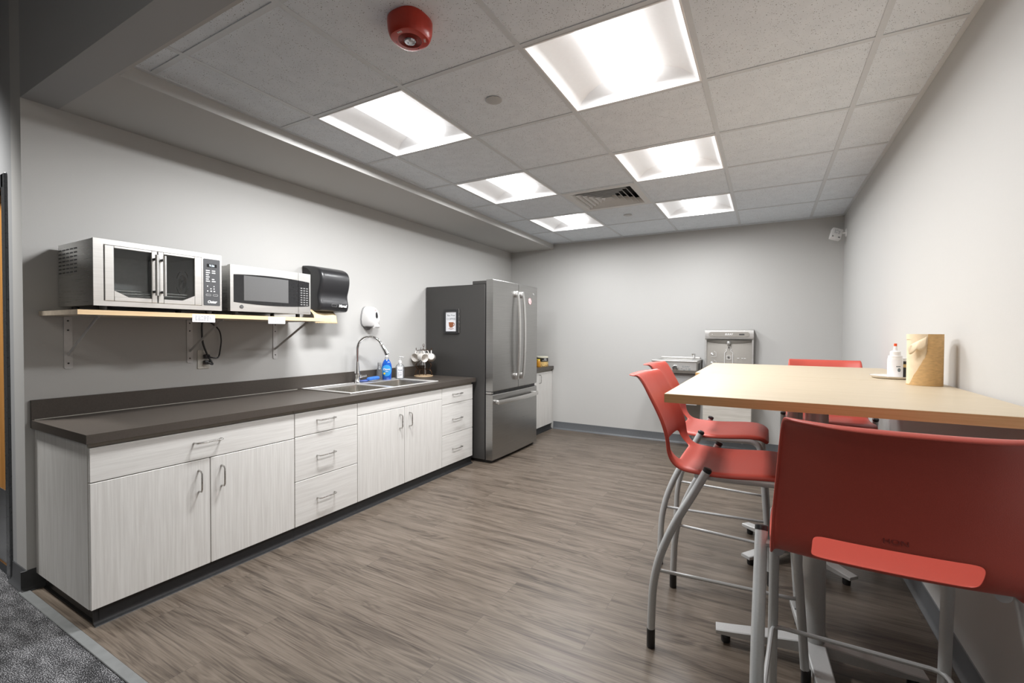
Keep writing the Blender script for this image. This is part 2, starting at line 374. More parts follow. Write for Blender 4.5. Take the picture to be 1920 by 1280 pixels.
def text(name, s, size, mat, m, parent, extrude=0.0004, align='CENTER', shear=0.0, bold=0.0, sx=1.0, rotz=0.0):
    cu = bpy.data.curves.new(name, 'FONT'); cu.body = s; cu.size = size; cu.extrude = extrude
    cu.align_x = align; cu.align_y = 'CENTER'; cu.shear = shear; cu.offset = bold; cu.resolution_u = 3
    t = bpy.data.objects.new(name + '_curve', cu); COL.objects.link(t)
    dg = bpy.context.evaluated_depsgraph_get(); dg.update()
    me = bpy.data.meshes.new_from_object(t.evaluated_get(dg)); me.name = name
    bpy.data.objects.remove(t); bpy.data.curves.remove(cu)
    me.transform(mat @ Matrix.Rotation(rotz, 4, 'Z') @ Matrix.Diagonal((sx, 1, 1, 1)))
    me.materials.clear()
    return link(name, me, m, parent, smooth=False)
def rrect(w, h, r, n=5, cx=0, cy=0):
    pts = []
    for (sx, sy, a0) in ((1, 1, 0), (-1, 1, 90), (-1, -1, 180), (1, -1, 270)):
        for i in range(n + 1):
            a = math.radians(a0 + 90 * i / n)
            pts.append((cx + sx * (w / 2 - r) + r * math.cos(a), cy + sy * (h / 2 - r) + r * math.sin(a)))
    return pts
def arc(c, r, a0, a1, n, plane='xz', fixed=0.0):
    out = []
    for i in range(n + 1):
        a = math.radians(a0 + (a1 - a0) * i / n); p, q = c[0] + r * math.cos(a), c[1] + r * math.sin(a)
        out.append({'xz': (p, fixed, q), 'yz': (fixed, p, q), 'xy': (p, q, fixed)}[plane])
    return out
def spline(pts, n=6):
    """Catmull-Rom through the points"""
    P = [Vector(p) for p in pts]; out = []
    for i in range(len(P) - 1):
        p0 = P[max(i - 1, 0)]; p1 = P[i]; p2 = P[i + 1]; p3 = P[min(i + 2, len(P) - 1)]
        for k in range(n):
            t = k / n
            out.append(0.5 * ((2 * p1) + (-p0 + p2) * t + (2 * p0 - 5 * p1 + 4 * p2 - p3) * t * t + (-p0 + 3 * p1 - 3 * p2 + p3) * t ** 3))
    out.append(P[-1]); return out
def strips(w, h, rows, cols, fill=(0.5, 0.95), seed=1, m=None, th=0.0003):
    """small unreadable print: rows of short bars"""
    rnd = random.Random(seed); b = MB()
    for i in range(rows):
        y = h / 2 - (i + 0.5) * h / rows
        for j in range(cols):
            if rnd.random() < 0.15: continue
            x0 = -w / 2 + j * w / cols; ww = w / cols * rnd.uniform(*fill)
            b.prism([(x0, y - h / rows * 0.22), (x0 + ww, y - h / rows * 0.22), (x0 + ww, y + h / rows * 0.22), (x0, y + h / rows * 0.22)], 0, th, m)
    return b
# ------------------------------------------------------------------ the room
XR, YB, YF = 3.785, 5.553, 0.765           # right wall, back wall, plane of the opening
ZC, ZS, ZH = 2.445, 2.382, 3.05            # tiled ceiling, soffit, hall ceiling
GX0, GY0, PX, PY = 0.942, 1.668, 0.640, 0.6385   # ceiling grid

def S(mb, name, m, label=None, smooth=False): return struct(mb.build(name, m, None, smooth), label)
S(MB().box(0, XR, 0.765, YB, -0.08, 0), 'floor', M['plank'], 'grey brown wood look plank floor of the break room')
S(MB().box(-3.2, XR, -3.2, 0.765, -0.08, 0), 'floor_hall', M['carpet'], 'dark grey carpet of the hall in front of the break room')
S(MB().box(-0.005, XR, 0.735, 0.772, 0.0, 0.005, 0.002, 1), 'trim_1', M['strip'], 'grey transition strip between carpet and plank floor')
S(MB().box(-0.14, 0, YF, YB + 0.14, 0, ZH), 'wall_left', M['wall'], 'grey painted wall behind the long counter')
S(MB().box(0, XR, YB, YB + 0.14, 0, ZH), 'wall_back', M['wall'], 'grey painted end wall with the water fountain')
S(MB().box(XR, XR + 0.14, -3.2, YB + 0.14, 0, ZH), 'wall_right', M['wall'], 'pale painted side wall beside the high tables')
DX0, DX1, DZ = -1.235, -0.228, 2.03
w = MB(); w.box(DX1, -0.14, YF, YF + 0.14, 0, ZH); w.box(-3.2, DX0, YF, YF + 0.14, 0, ZH); w.box(DX0, DX1, YF, YF + 0.14, DZ, ZH)
S(w, 'wall_front', M['hallwall'], 'grey hall wall with the wooden door')
S(MB().box(0, XR, YF, 0.90, ZS, ZH), 'wall_header', M['hallwall'], 'dark header wall over the opening of the break room')
S(MB().box(-3.34, -3.2, -3.2, YF, 0, ZH), 'wall_hall_left', M['hallwall'])
S(MB().box(-3.2, XR, -3.34, -3.2, 0, ZH), 'wall_hall_rear', M['hallwall'])
S(MB().box(-3.2, XR, -3.2, YF, ZH, ZH + 0.1), 'ceiling_hall', M['hallwall'], 'hall ceiling in front of the break room')
so = MB(); so.box(0, 0.648, 0.90, YB, ZS, ZC + 0.18); so.box(0.648, XR, 0.90, 0.913, ZS, ZC + 0.18)
S(so, 'soffit', M['wall'], 'grey boxed soffit along the left wall and over the opening')

# lights, vent and their cells in the ceiling grid
LIGHTS = [(0, 0), (2, 0), (0, 2), (2, 2), (0, 4), (2, 4)]
VENT = (1, 3)
def cell(c, r): return GX0 + c * PX, GX0 + (c + 1) * PX, GY0 + r * PY, GY0 + (r + 1) * PY
open_cells = set(LIGHTS) | {VENT}
xs = [0.648] + [GX0 + k * PX for k in range(0, 5)] + [XR]
ys = [0.913] + [GY0 + k * PY for k in range(-1, 7)] + [YB]
ct = MB()
for i in range(len(xs) - 1):
    for j in range(len(ys) - 1):
        c, r = i - 1, j - 2
        if (c, r) in open_cells: continue
        a = 0.0115
        ct.box(xs[i] + (a if i else 0), xs[i + 1] - (a if i < len(xs) - 2 else 0), ys[j] + (a if j else 0), ys[j + 1] - (a if j < len(ys) - 2 else 0), ZC + 0.003, ZC + 0.02)
S(ct, 'ceiling', M['tile'], 'fissured white acoustic ceiling tiles')
gr = MB()
for x in xs[1:-1]: gr.box(x - 0.0118, x + 0.0118, 0.913, YB, ZC - 0.001, ZC + 0.0045)
for y in ys[1:-1]: gr.box(0.648, XR, y - 0.0118, y + 0.0118, ZC - 0.0005, ZC + 0.004)
gr.box(0.648, 0.668, 0.913, YB, ZC - 0.002, ZC + 0.003); gr.box(XR - 0.02, XR, 0.913, YB, ZC - 0.002, ZC + 0.003)
gr.box(0.648, XR, YB - 0.02, YB, ZC - 0.002, ZC + 0.003); gr.box(0.648, XR, 0.913, 0.933, ZC - 0.002, ZC + 0.003)
S(gr, 'trim_2', M['grid'], 'metal grid that carries the ceiling tiles')
S(MB().box(0.6, XR, 0.9, YB, ZC + 0.17, ZC + 0.2), 'ceiling_plenum', M['ventdark'], 'deck above the tiled ceiling')

def cove(name, m, segs, label):
    """rubber cove base: each segment (x0,y0,x1,y1,nx,ny) runs along a wall; n points into the room"""
    b = MB(); prof = [(0.0, 0.0), (0.022, 0.0), (0.021, 0.003), (0.010, 0.010), (0.005, 0.022), (0.0035, 0.098), (0.0, 0.1)]
    for (x0, y0, x1, y1, nx, ny) in segs:
        b.rings([[(x + nx * d, y + ny * d, z) for d, z in prof] for x, y in ((x0, y0), (x1, y1))])
    S(b, name, m, label, True)
cove('baseboard_back', M['greyrubber'], [(0.66, YB, XR, YB, 0, -1)], 'grey rubber cove base of the end wall')
cove('baseboard_right', M['greyrubber'], [(XR, YB, XR, -3.2, -1, 0)], 'grey rubber cove base of the right wall')
cove('baseboard_left', M['rubber'], [(-0.197, YF, 0.0, YF, 0, -1), (0.0, YF - 0.022, 0.0, 0.83, 1, 0)], 'black rubber cove base wrapping the left wall corner')

# door in the hall wall
dr = bpy.data.objects.new('door_1', None); COL.objects.link(dr); dr.location = (DX1, YF, 0); ORG['door_1'] = Vector((DX1, YF, 0)); struct(dr, 'wooden hall door in a dark steel frame', 'door')
fb = MB()
for (a, b_) in ((DX1 - 0.030, DX1 + 0.028), (DX0 - 0.028, DX0 + 0.045)): fb.box(a, b_, YF - 0.010, YF + 0.15, 0, DZ + 0.028, 0.004, 1)
fb.box(DX0, DX1, YF - 0.010, YF + 0.15, DZ - 0.045, DZ + 0.028, 0.004, 1); fb.box(DX0, DX1, YF + 0.075, YF + 0.1, DZ - 0.065, DZ - 0.045)
fb.build('door_frame', M['doorsteel'], dr, False)
MB().box(DX0 + 0.045, DX1 - 0.030, YF + 0.02, YF + 0.065, 0.012, DZ - 0.05, 0.002, 1).build('door_leaf', M['oak'], dr, False)
MB().box(DX0 + 0.06, DX1 - 0.034, YF + 0.018, YF + 0.0205, 0.03, 0.42).build('kick_plate', M['kick'], dr, False)
dh = MB(); dh.tube([(DX0 + 0.12, YF + 0.03, 1.0), (DX0 + 0.12, YF - 0.03, 1.0), (DX0 + 0.24, YF - 0.03, 1.0)], 0.009, 10); dh.lathe([(0.03, 0), (0.03, 0.008)], mat=frame(DX0 + 0.12, YF + 0.029, 1.0, '-y'))
dh.build('door_handle', M['nickel'], dr)

# ------------------------------------------------------------------ ceiling fittings
def make_light(label):
    t = thing('ceiling_light', label, 'ceiling light', (0, 0, ZC), 'recessed square ceiling lights')
    ORG[t.name] = Vector((0, 0, 0))
    h = 0.307
    fr = MB()
    for (a, b_, c, d) in ((-0.3085, -0.300, -h, h), (0.300, 0.3085, -h, h), (-0.3085, 0.3085, -0.3085, -0.300), (-0.3085, 0.3085, 0.300, 0.3085)): fr.box(a, b_, c, d, -0.003, 0.006, 0.001, 1)
    fr.build('frame', M['lightpaint'], t, False)
    for s in (-1, 1):       # curved side reflectors
        prof = [(0.300, 0.0), (0.270, 0.030), (0.225, 0.058), (0.175, 0.074), (0.140, 0.083), (0.112, 0.084)]
        b = MB(); b.rings([[(s * x, y, z) for x, z in prof] for y in (-0.300, 0.300)], False, False, False); b.build('reflector', M['lightpaint'], t)
    for s in (-1, 1):       # sloped end panels with their arched edge
        b = MB(); b.rings([[(x, s * 0.300, 0.0), (x, s * 0.286, 0.030), (x, s * 0.266, 0.060), (x, s * 0.245, 0.086)] for x in (-0.3, 0.3)], False, False, False); b.build('end_panel', M['lightpaint'], t)
    d = MB(); prof = [(-0.118, 0.085), (-0.118, 0.056), (-0.100, 0.042), (-0.05, 0.034), (0.0, 0.032), (0.05, 0.034), (0.100, 0.042), (0.118, 0.056), (0.118, 0.085)]
    d.rings([[(x, y, z) for x, z in prof] for y in (-0.270, 0.270)]); d.build('diffuser', M['glow'], t)
    hs = MB(); hs.box(-0.305, 0.305, -0.305, 0.305, 0.09, 0.10)
    for (a, b_, c, d_) in ((-0.308, -0.303, -h, h), (0.303, 0.308, -h, h), (-0.308, 0.308, -0.308, -0.303), (-0.308, 0.308, 0.303, 0.308)): hs.box(a, b_, c, d_, 0.006, 0.10)
    hs.build('housing', M['lightpaint'], t, False)
    return t
LL = {(0, 0): 'lit square ceiling light nearest the red fire alarm, front of the row over the counter',
      (2, 0): 'largest lit square ceiling light, front of the row over the high tables',
      (0, 2): 'lit square ceiling light in the middle of the row nearer the counter',
      (2, 2): 'lit square ceiling light in the middle of the row over the high tables',
      (0, 4): 'lit square ceiling light beyond the air vent, back of the row nearer the fridge',
      (2, 4): 'lit square ceiling light nearest the end wall corner, right of the air vent'}
l0 = None
for (c, r) in LIGHTS:
    if l0 is None: l0 = make_light(LL[(c, r)]); o = l0
    else: o = copy_tree(l0); o['label'] = LL[(c, r)]
    x0, x1, y0, y1 = cell(c, r); o.location = ((x0 + x1) / 2, (y0 + y1) / 2, ZC)
    la = bpy.data.lights.new('ceiling_lamp', 'AREA'); la.shape = 'RECTANGLE'; la.size = 0.20; la.size_y = 0.545; la.energy = {(0, 0): 58.0, (2, 0): 24.0}.get((c, r), 21.5); la.color = (0.985, 0.99, 1.0)
    lo_ = bpy.data.objects.new('ceiling_lamp', la); COL.objects.link(lo_); lo_.location = ((x0 + x1) / 2, (y0 + y1) / 2, ZC + 0.031)

x0, x1, y0, y1 = cell(*VENT); vx, vy = (x0 + x1) / 2, (y0 + y1) / 2
t = thing('ceiling_vent', 'square louvred air vent in the tiled ceiling', 'vent', (vx, vy, ZC))
b = MB(); hw = 0.309
for (a, b_, c, d) in ((-hw, -0.262, -hw, hw), (0.262, hw, -hw, hw), (-0.262, 0.262, -hw, -0.262), (-0.262, 0.262, 0.262, hw)): b.box(vx + a, vx + b_, vy + c, vy + d, ZC - 0.002, ZC + 0.006)
b.build('frame', M['vent'], t, False)
MB().box(vx - 0.30, vx + 0.30, vy - 0.30, vy + 0.30, ZC + 0.085, ZC + 0.09).build('throat', M['ventdark'], t, False)
for k in range(6):
    ro = 0.262 - k * 0.043; ri = ro - 0.034
    b = MB()
    sq = lambda r_, z: [(vx - r_, vy - r_, z), (vx + r_, vy - r_, z), (vx + r_, vy + r_, z), (vx - r_, vy + r_, z)]
    zt = ZC + 0.045
    b.rings([sq(ro, ZC - 0.002), sq(ro - 0.003, ZC - 0.002), sq(max(ri, 0.004) - 0.003, zt), sq(max(ri, 0.004), zt), sq(ro, ZC - 0.002)], False, False)
    b.build('louver', M['vent'], t, False)

for (px, py, lab) in ((1.907, 1.985, 'round flat sprinkler cover plate on the ceiling nearer the fire alarm'), (1.909, 4.53, 'round flat sprinkler cover plate on the ceiling beyond the air vent')):
    tag(MB().lathe([(0.030, 0.0), (0.041, -0.002), (0.041, -0.005), (0.036, -0.007), (0.0, -0.007)], (px, py, ZC + 0.0028), 32).build('sprinkler_cover', M['coverdisc']), lab, 'sprinkler cover', 'sprinkler covers on the ceiling')

ax, ay = 1.933, 1.335
t = thing('fire_alarm', 'red ceiling fire alarm with a clear strobe lens', 'fire alarm', (ax, ay, ZC))
def squircle(r, z, p=2.6, n=40):
    out = []
    for i in range(n):
        a = 2 * PI * i / n; c, s_ = math.cos(a), math.sin(a); k = (abs(c) ** p + abs(s_) ** p) ** (-1 / p)
        out.append((ax + r * k * c, ay + r * k * s_, z))
    return out
b = MB(); b.rings([squircle(r_, ZC + z) for r_, z in ((0.074, 0.008), (0.078, -0.002), (0.078, -0.015), (0.076, -0.042), (0.071, -0.060), (0.066, -0.0685), (0.056, -0.0712))])
b.build('housing', M['alarm'], t)
b = MB()
for k in range(6):
    r_ = 0.024 + 0.0038 * k
    b.tube([(ax + r_ * math.cos(2 * PI * i / 36), ay + r_ * math.sin(2 * PI * i / 36), ZC - 0.0714) for i in range(36)], 0.0011, 6, closed=True)
b.build('speaker_grille', M['alarmdark'], t)
MB().lathe([(0.021, -0.0705), (0.0225, -0.0745), (0.020, -0.0785), (0.010, -0.081), (0.0, -0.0815)], (ax, ay, ZC), 10).build('strobe_lens', M['lens'], t, False)
for ang in (30, 150, 270):
    a = math.radians(ang); m_ = frame(ax + 0.055 * math.cos(a), ay + 0.055 * math.sin(a), ZC - 0.0710, '-z') @ Matrix.Rotation(-a - PI / 2, 4, 'Z')
    text('lettering', 'FIRE', 0.012, m_, M['whiteink'], t, 0.0006)
for ang in (200, 95):
    a = math.radians(ang); MB().lathe([(0.0022, 0), (0.0022, -0.0012)], (ax + 0.054 * math.cos(a), ay + 0.054 * math.sin(a), ZC - 0.0705), 10).build('screw', M['black'], t)

t = thing('motion_sensor', 'small white sensor box on a bracket at the top of the far right corner', 'sensor', (XR, 5.40, 2.245))
MB().lathe([(0.040, 0), (0.040, 0.006), (0.030, 0.010)], mat=frame(XR, 5.40, 2.245, '-x')).build('wall_plate', M['white'], t)
MB().tube([(XR - 0.008, 5.40, 2.245), (XR - 0.03, 5.40, 2.245), (XR - 0.05, 5.395, 2.25)], 0.009, 10).build('arm', M['white'], t)
m_ = Matrix.Translation((XR - 0.085, 5.385, 2.235)) @ Matrix.Rotation(math.radians(14), 4, 'Z') @ Matrix.Rotation(math.radians(18), 4, 'Y') @ Matrix.Rotation(math.radians(-14), 4, 'X')
MB().box(-0.045, 0.045, -0.026, 0.026, -0.055, 0.055, 0.008, 2, m_).build('body', M['white'], t)
for (xa, xb) in ((-0.036, -0.024), (0.016, 0.034)): MB().box(xa, xb, -0.0275, -0.0255, -0.044, -0.030, mat=m_).build('window', M['greyplastic'], t, False)
strips(0.05, 0.045, 5, 3, seed=4, m=m_ @ frame(0, -0.0262, 0.018, '-y')).build('print', M['ink'], t, False)
# ------------------------------------------------------------------ cabinets
XF = 0.64
def pull(c, length, vertical, parent):
    """wire arch pull; c = (y, z) centre"""
    h, r = length / 2, 0.0042; pts = []
    P = [(XF, -h), (XF + 0.026, -h + 0.004), (XF + 0.031, -h + 0.016), (XF + 0.031, h - 0.016), (XF + 0.026, h - 0.004), (XF, h)]
    P3 = [(x, c[0] + (0 if vertical else d), c[1] + (d if vertical else 0)) for x, d in P]
    MB().tube(P3, r, 8).build('handle', M['nickel'], parent)
def front(name, y0, y1, z0, z1, m, parent):
    o = MB().box(XF - 0.019, XF, y0 + 0.002, y1 - 0.002, z0, z1, 0.0015, 1).build(name, m, parent, False)
    return o
def cabinet(name, label, y0, y1, kind, group='base cabinets under the dark counter', end=False, endright=False):
    t = thing(name, label, 'cabinet', (0.32, (y0 + y1) / 2, 0), group)
    b = MB(); ya, yb_ = y0 + 0.0005, y1 - 0.0005
    if kind == 'sink':      # open carcass, the bowls hang inside it
        b.box(0.004, XF - 0.0205, ya, ya + 0.018, 0.075, 0.792); b.box(0.004, XF - 0.0205, yb_ - 0.018, yb_, 0.075, 0.792); b.box(0.004, 0.02, ya, yb_, 0.075, 0.792); b.box(0.004, XF - 0.0205, ya, yb_, 0.075, 0.093)
    else: b.box(0.004, XF - 0.0205, ya, yb_, 0.075, 0.792)
    b.build('body', M['lamv'], t, False)
    k = MB(); ya = y0 + (0.035 if end else 0.0005)
    k.box(0.03, 0.618, ya, y1 - 0.0005, 0.0, 0.075)
    prof = [(0.0, 0.0), (0.028, 0.0), (0.026, 0.003), (0.012, 0.008), (0.006, 0.018), (0.003, 0.074), (0.0, 0.0745)]
    k.rings([[(0.618 + d, y, z) for d, z in prof] for y in (ya - (0.022 if end else 0), y1 - 0.0005)])
    if end: k.rings([[(x, ya - d * 0.6, z) for d, z in prof] for x in (0.03, 0.625)])
    k.build('toe_kick', M['toe'], t)
    MB().box(XF - 0.0205, XF - 0.012, y0 + 0.0015, y1 - 0.0015, 0.771, 0.792).build('top_rail', M['lamedge'], t, False)
    ym = (y0 + y1) / 2
    if kind == 'drawer_doors':
        d = front('drawer', y0, y1, 0.622, 0.769, M['lamh'], t); pull((1.265, 0.709), 0.130, False, d)
    if kind == 'sink': front('false_front', y0, y1, 0.684, 0.769, M['lamh'], t)
    if kind in ('drawer_doors', 'sink'):
        zt = 0.618 if kind == 'drawer_doors' else 0.680
        for (a, b_, s) in ((y0, ym, -1), (ym, y1, 1)):
            d = front('door', a, b_, 0.075, zt, M['lamv'], t); pull((ym + s * 0.055, zt - 0.105), 0.108, True, d)
    if kind == 'drawers':
        for (a, b_, hz) in ((0.627, 0.769, 0.709), (0.353, 0.623, 0.483), (0.075, 0.349, 0.211)):
            d = front('drawer', y0, y1, a, b_, M['lamh'], t); pull((ym - 0.02, hz), 0.132, False, d)
    if kind == 'single': 
        d = front('door', y0, y1, 0.075, 0.769, M['lamv'], t); pull((y0 + 0.43, 0.69), 0.105, True, d)
    return t
cabinet('base_cabinet', 'white woodgrain base cabinet at the near end, one wide drawer over two doors', 0.797, 1.756, 'drawer_doors', end=True)
cabinet('base_cabinet', 'white woodgrain three drawer cabinet between the near end cabinet and the sink cabinet', 1.756, 2.242, 'drawers')
cabinet('base_cabinet', 'white woodgrain sink cabinet with a blank front over two doors', 2.242, 3.192, 'sink')
cabinet('base_cabinet', 'white woodgrain three drawer cabinet beside the fridge', 3.192, 3.67, 'drawers')
cabinet('base_cabinet', 'white woodgrain cabinet between the fridge and the end wall', 4.72, YB - 0.002, 'single')

# ------------------------------------------------------------------ worktops
ZT, ZU = 0.831, 0.7925
SY0, SY1, SX0, SX1 = 2.235, 3.215, 0.045, 0.575      # sink cut-out
t = thing('countertop', 'long dark brown laminate countertop with the sink set into it', 'countertop', (0.33, 2.2, ZU))
b = MB()
y0, y1, xf = 0.783, 3.695, 0.66
b.box(0.003, xf, y0, SY0 + 0.02, ZU, ZT); b.box(0.003, xf, SY1 - 0.02, y1, ZU, ZT)
b.box(0.003, SX0 + 0.02, SY0 + 0.02, SY1 - 0.02, ZU, ZT); b.box(SX1 - 0.02, xf, SY0 + 0.02, SY1 - 0.02, ZU, ZT)
b.build('worktop', M['counter'], t, False)
MB().box(0.003, 0.021, y0, y1, ZT, ZT + 0.097, 0.001, 1).build('backsplash', M['counter'], t, False)
MB().tube([(0.0225, y, ZT + 0.0015) for y in (y0 + 0.01, 1.4, 2.0, SY0 - 0.02)], 0.0018, 6).build('caulk_line', M['almond'], t)
t = thing('countertop', 'short dark brown countertop beyond the fridge holding a coffee can', 'countertop', (0.33, 5.1, ZU))
b = MB(); b.box(0.003, xf, 4.71, YB - 0.002, ZU, ZT + 0.004); b.build('worktop', M['counter'], t, False)
MB().box(0.003, 0.021, 4.71, YB - 0.002, ZT + 0.004, ZT + 0.1).build('backsplash', M['counter'], t, False)

# ------------------------------------------------------------------ sink and tap
t = thing('kitchen_sink', 'double bowl stainless steel sink set into the dark counter', 'sink', ((SX0 + SX1) / 2, (SY0 + SY1) / 2, ZT))
BL = (0.165, 0.535, 2.285, 2.665); BR = (0.165, 0.535, 2.715, 3.165)
b = MB(); zr = ZT + 0.0045
def frame_rect(b, X0, X1, Y0, Y1, holes, z0, z1):
    xs_ = sorted({X0, X1, *[h[0] for h in holes], *[h[1] for h in holes]}); ys_ = sorted({Y0, Y1, *[h[2] for h in holes], *[h[3] for h in holes]})
    for i in range(len(xs_) - 1):
        for j in range(len(ys_) - 1):
            cx, cy = (xs_[i] + xs_[i + 1]) / 2, (ys_[j] + ys_[j + 1]) / 2
            if any(h[0] < cx < h[1] and h[2] < cy < h[3] for h in holes): continue
            b.box(xs_[i], xs_[i + 1], ys_[j], ys_[j + 1], z0, z1)
frame_rect(b, SX0, SX1, SY0, SY1, [BL, BR], ZT + 0.0005, zr)
b.tube([(SX0, SY0, zr), (SX1, SY0, zr), (SX1, SY1, zr), (SX0, SY1, zr)], 0.004, 8, closed=True)
b.build('rim', M['sinksteel'], t)
for (a, c, d, e) in (BL, BR):
    b = MB(); dp = 0.165
    def ring(i, z): return [(x, y, z) for x, y in rrect(c - a - 2 * i, e - d - 2 * i, 0.03, 4, (a + c) / 2, (d + e) / 2)]
    b.rings([ring(-0.004, zr), ring(0.0, zr - 0.004), ring(0.004, zr - 0.06), ring(0.012, zr - dp + 0.03), ring(0.04, zr - dp), ring(0.13, zr - dp - 0.003)], False, True)
    o = b.build('bowl', M['bowlshaded'], t)
    MB().lathe([(0.043, 0), (0.040, 0.003), (0.030, 0.001), (0.0, 0.0015)], ((a + c) / 2, (d + e) / 2, zr - dp - 0.001), 24).build('drain', M['chrome'], o)

fx, fy = 0.105, 2.722
t = thing('kitchen_tap', 'tall chrome gooseneck tap at the back of the sink', 'tap', (fx, fy, zr))
MB().lathe([(0.030, 0), (0.030, 0.004), (0.022, 0.010), (0.0185, 0.018), (0.021, 0.030), (0.023, 0.045), (0.021, 0.058), (0.0235, 0.066), (0.0235, 0.088), (0.019, 0.105), (0.0155, 0.150), (0.0125, 0.185), (0.0, 0.186)], (fx, fy, zr), 24).build('body', M['chrome'], t)
dirv = Vector((0.86, 0.51, 0)).normalized()
def along(d, z): return (fx + dirv.x * d, fy + dirv.y * d, z)
path = [along(0, zr + 0.18), along(0, zr + 0.24), along(0.0, zr + 0.29)] + [along(0.105 - 0.105 * math.cos(math.radians(a)), zr + 0.29 + 0.105 * math.sin(math.radians(a))) for a in range(12, 157, 12)]
MB().tube(path, 0.0115, 14).build('spout', M['chrome'], t)
e1, e0 = Vector(path[-1]), Vector(path[-2]); dv = (e1 - e0).normalized()
MB().tube([e1 - dv * 0.004, e1 + dv * 0.006, e1 + dv * 0.02, e1 + dv * 0.065, e1 + dv * 0.098], [0.0125, 0.0155, 0.0150, 0.0185, 0.0205], 16).build('spray_head', M['chrome'], t)
MB().tube([e1 + dv * 0.098, e1 + dv * 0.102], 0.0165, 16).build('nozzle', M['dark'], t)
lv = MB(); lv.tube([(fx, fy + 0.018, zr + 0.052), (fx, fy + 0.045, zr + 0.055)], 0.013, 12); lv.tube([(fx, fy + 0.040, zr + 0.055), (fx + 0.02, fy + 0.055, zr + 0.057), (fx + 0.05, fy + 0.062, zr + 0.064)], [0.010, 0.0075, 0.006], 10)
lv.build('lever', M['chrome'], t)

# ------------------------------------------------------------------ things by the sink
t = thing('scrub_sponge', 'blue sponge scrubber lying beside the chrome tap', 'sponge', (0.105, 2.90, zr))
sm = Matrix.Translation((0.10, 2.905, zr)) @ Matrix.Rotation(math.radians(62), 4, 'Z')
b = MB(); b.rings([[sm @ Vector((x * k, y * k + 0.0, z + 0.012 * math.sin((x + 0.07) * 14))) for x, y in rrect(0.112, 0.052, 0.022, 4)] for k, z in ((0.85, 0.004), (1.0, 0.012), (1.0, 0.024), (0.86, 0.031))]); b.build('pad', M['sponge'], t)
b = MB(); b.tube([sm @ Vector(p) for p in ((-0.05, 0.0, 0.010), (-0.09, -0.012, 0.009), (-0.13, -0.02, 0.008), (-0.15, -0.02, 0.008))], [0.012, 0.010, 0.008, 0.009], 8, flat=1.4); b.build('handle', M['bluedark'], t)

def lay(c, ang):        # frame of an upright thing turned about z
    return Matrix.Translation(c) @ Matrix.Rotation(math.radians(ang), 4, 'Z')
VIEW = 41               # these bottles face the room: local -y points towards (1,-1)
t = thing('soap_bottle', 'blue dish soap bottle behind the sink', 'bottle', (0.09, 3.08, ZT))
m_ = lay((0.09, 3.08, ZT + 0.0005), VIEW)
lv_ = [(0.036, 0.0), (0.040, 0.006), (0.042, 0.04), (0.0455, 0.09), (0.046, 0.115), (0.041, 0.145), (0.030, 0.172), (0.019, 0.188)]
MB().lathe(lv_, n=28, mat=m_, sy=0.62).build('bottle', M['dawn'], t)
MB().lathe([(0.0188, 0.188), (0.0172, 0.200), (0.0135, 0.208), (0.013, 0.212)], n=20, mat=m_, sy=0.66).build('shoulder', M['clear'], t)
MB().lathe([(0.013, 0.210), (0.013, 0.222), (0.010, 0.226), (0.006, 0.228), (0.006, 0.236), (0.0, 0.237)], n=18, mat=m_).build('cap', M['white'], t)
b = MB(); n = 20
def onb(a, z, off=0.0008):   # point on the bottle's front
    r_ = next(r0 + (r1 - r0) * (z - z0) / (z1 - z0) for (r0, z0), (r1, z1) in zip(lv_, lv_[1:]) if z0 <= z <= z1)
    return m_ @ Vector(((r_ + off) * math.sin(a), -(r_ + off) * 0.62 * math.cos(a), z))
b.rings([[onb(1.12 * k * math.cos(2 * PI * i / 24), 0.088 + 0.052 * k * math.sin(2 * PI * i / 24)) for i in range(24)] for k in (1.0, 0.7, 0.4, 0.1)], False, True)
b.build('label', M['dawnlabel'], t)
text('label_text', 'Dawn', 0.026, m_ @ frame(0, -0.0305, 0.100, '-y'), M['whiteink'], t, 0.0006, shear=0.2, bold=0.0006)
text('label_text', 'ultra', 0.014, m_ @ frame(0.003, -0.0298, 0.080, '-y'), M['whiteink'], t, 0.0006, bold=0.0003)
MB().lathe([(0.0001, 0), (0.009, 0.0004), (0.009, 0.001), (0, 0.0014)], mat=m_ @ frame(-0.019, -0.0285, 0.062, '-y')).build('label_badge', M['yellow'], t)

t = thing('sanitizer_bottle', 'clear pump bottle of hand sanitizer right of the blue soap', 'bottle', (0.13, 3.21, ZT))
m_ = lay((0.13, 3.21, ZT + 0.0005), VIEW)
def sq(w, d, z, r): return [m_ @ Vector((x, y, z)) for x, y in rrect(w, d, r, 4)]
MB().rings([sq(0.074, 0.050, 0.0, 0.012), sq(0.078, 0.054, 0.005, 0.014), sq(0.078, 0.054, 0.115, 0.014), sq(0.066, 0.044, 0.130, 0.014), sq(0.030, 0.030, 0.142, 0.0145), sq(0.028, 0.028, 0.150, 0.0135)]).build('bottle', M['clear'], t)
MB().rings([sq(0.070, 0.046, 0.003, 0.011), sq(0.073, 0.049, 0.006, 0.012), sq(0.073, 0.049, 0.085, 0.012)]).build('gel', M['gel'], t)
b = MB(); b.lathe([(0.0165, 0.146), (0.0165, 0.166), (0.012, 0.172), (0.005, 0.174), (0.005, 0.200), (0.010, 0.202), (0.010, 0.212), (0.0, 0.213)], n=18, mat=m_); b.tube([m_ @ Vector(p) for p in ((0, 0, 0.207), (0.02, -0.012, 0.208), (0.036, -0.02, 0.203))], 0.0045, 8)
b.build('pump', M['white'], t)
MB().prism([(-0.024, 0.012), (0.026, 0.012), (0.026, 0.118), (-0.024, 0.118)], 0.0, 0.0006, m_ @ frame(0, -0.0272, 0, '-y')).build('label', M['paper'], t, False)
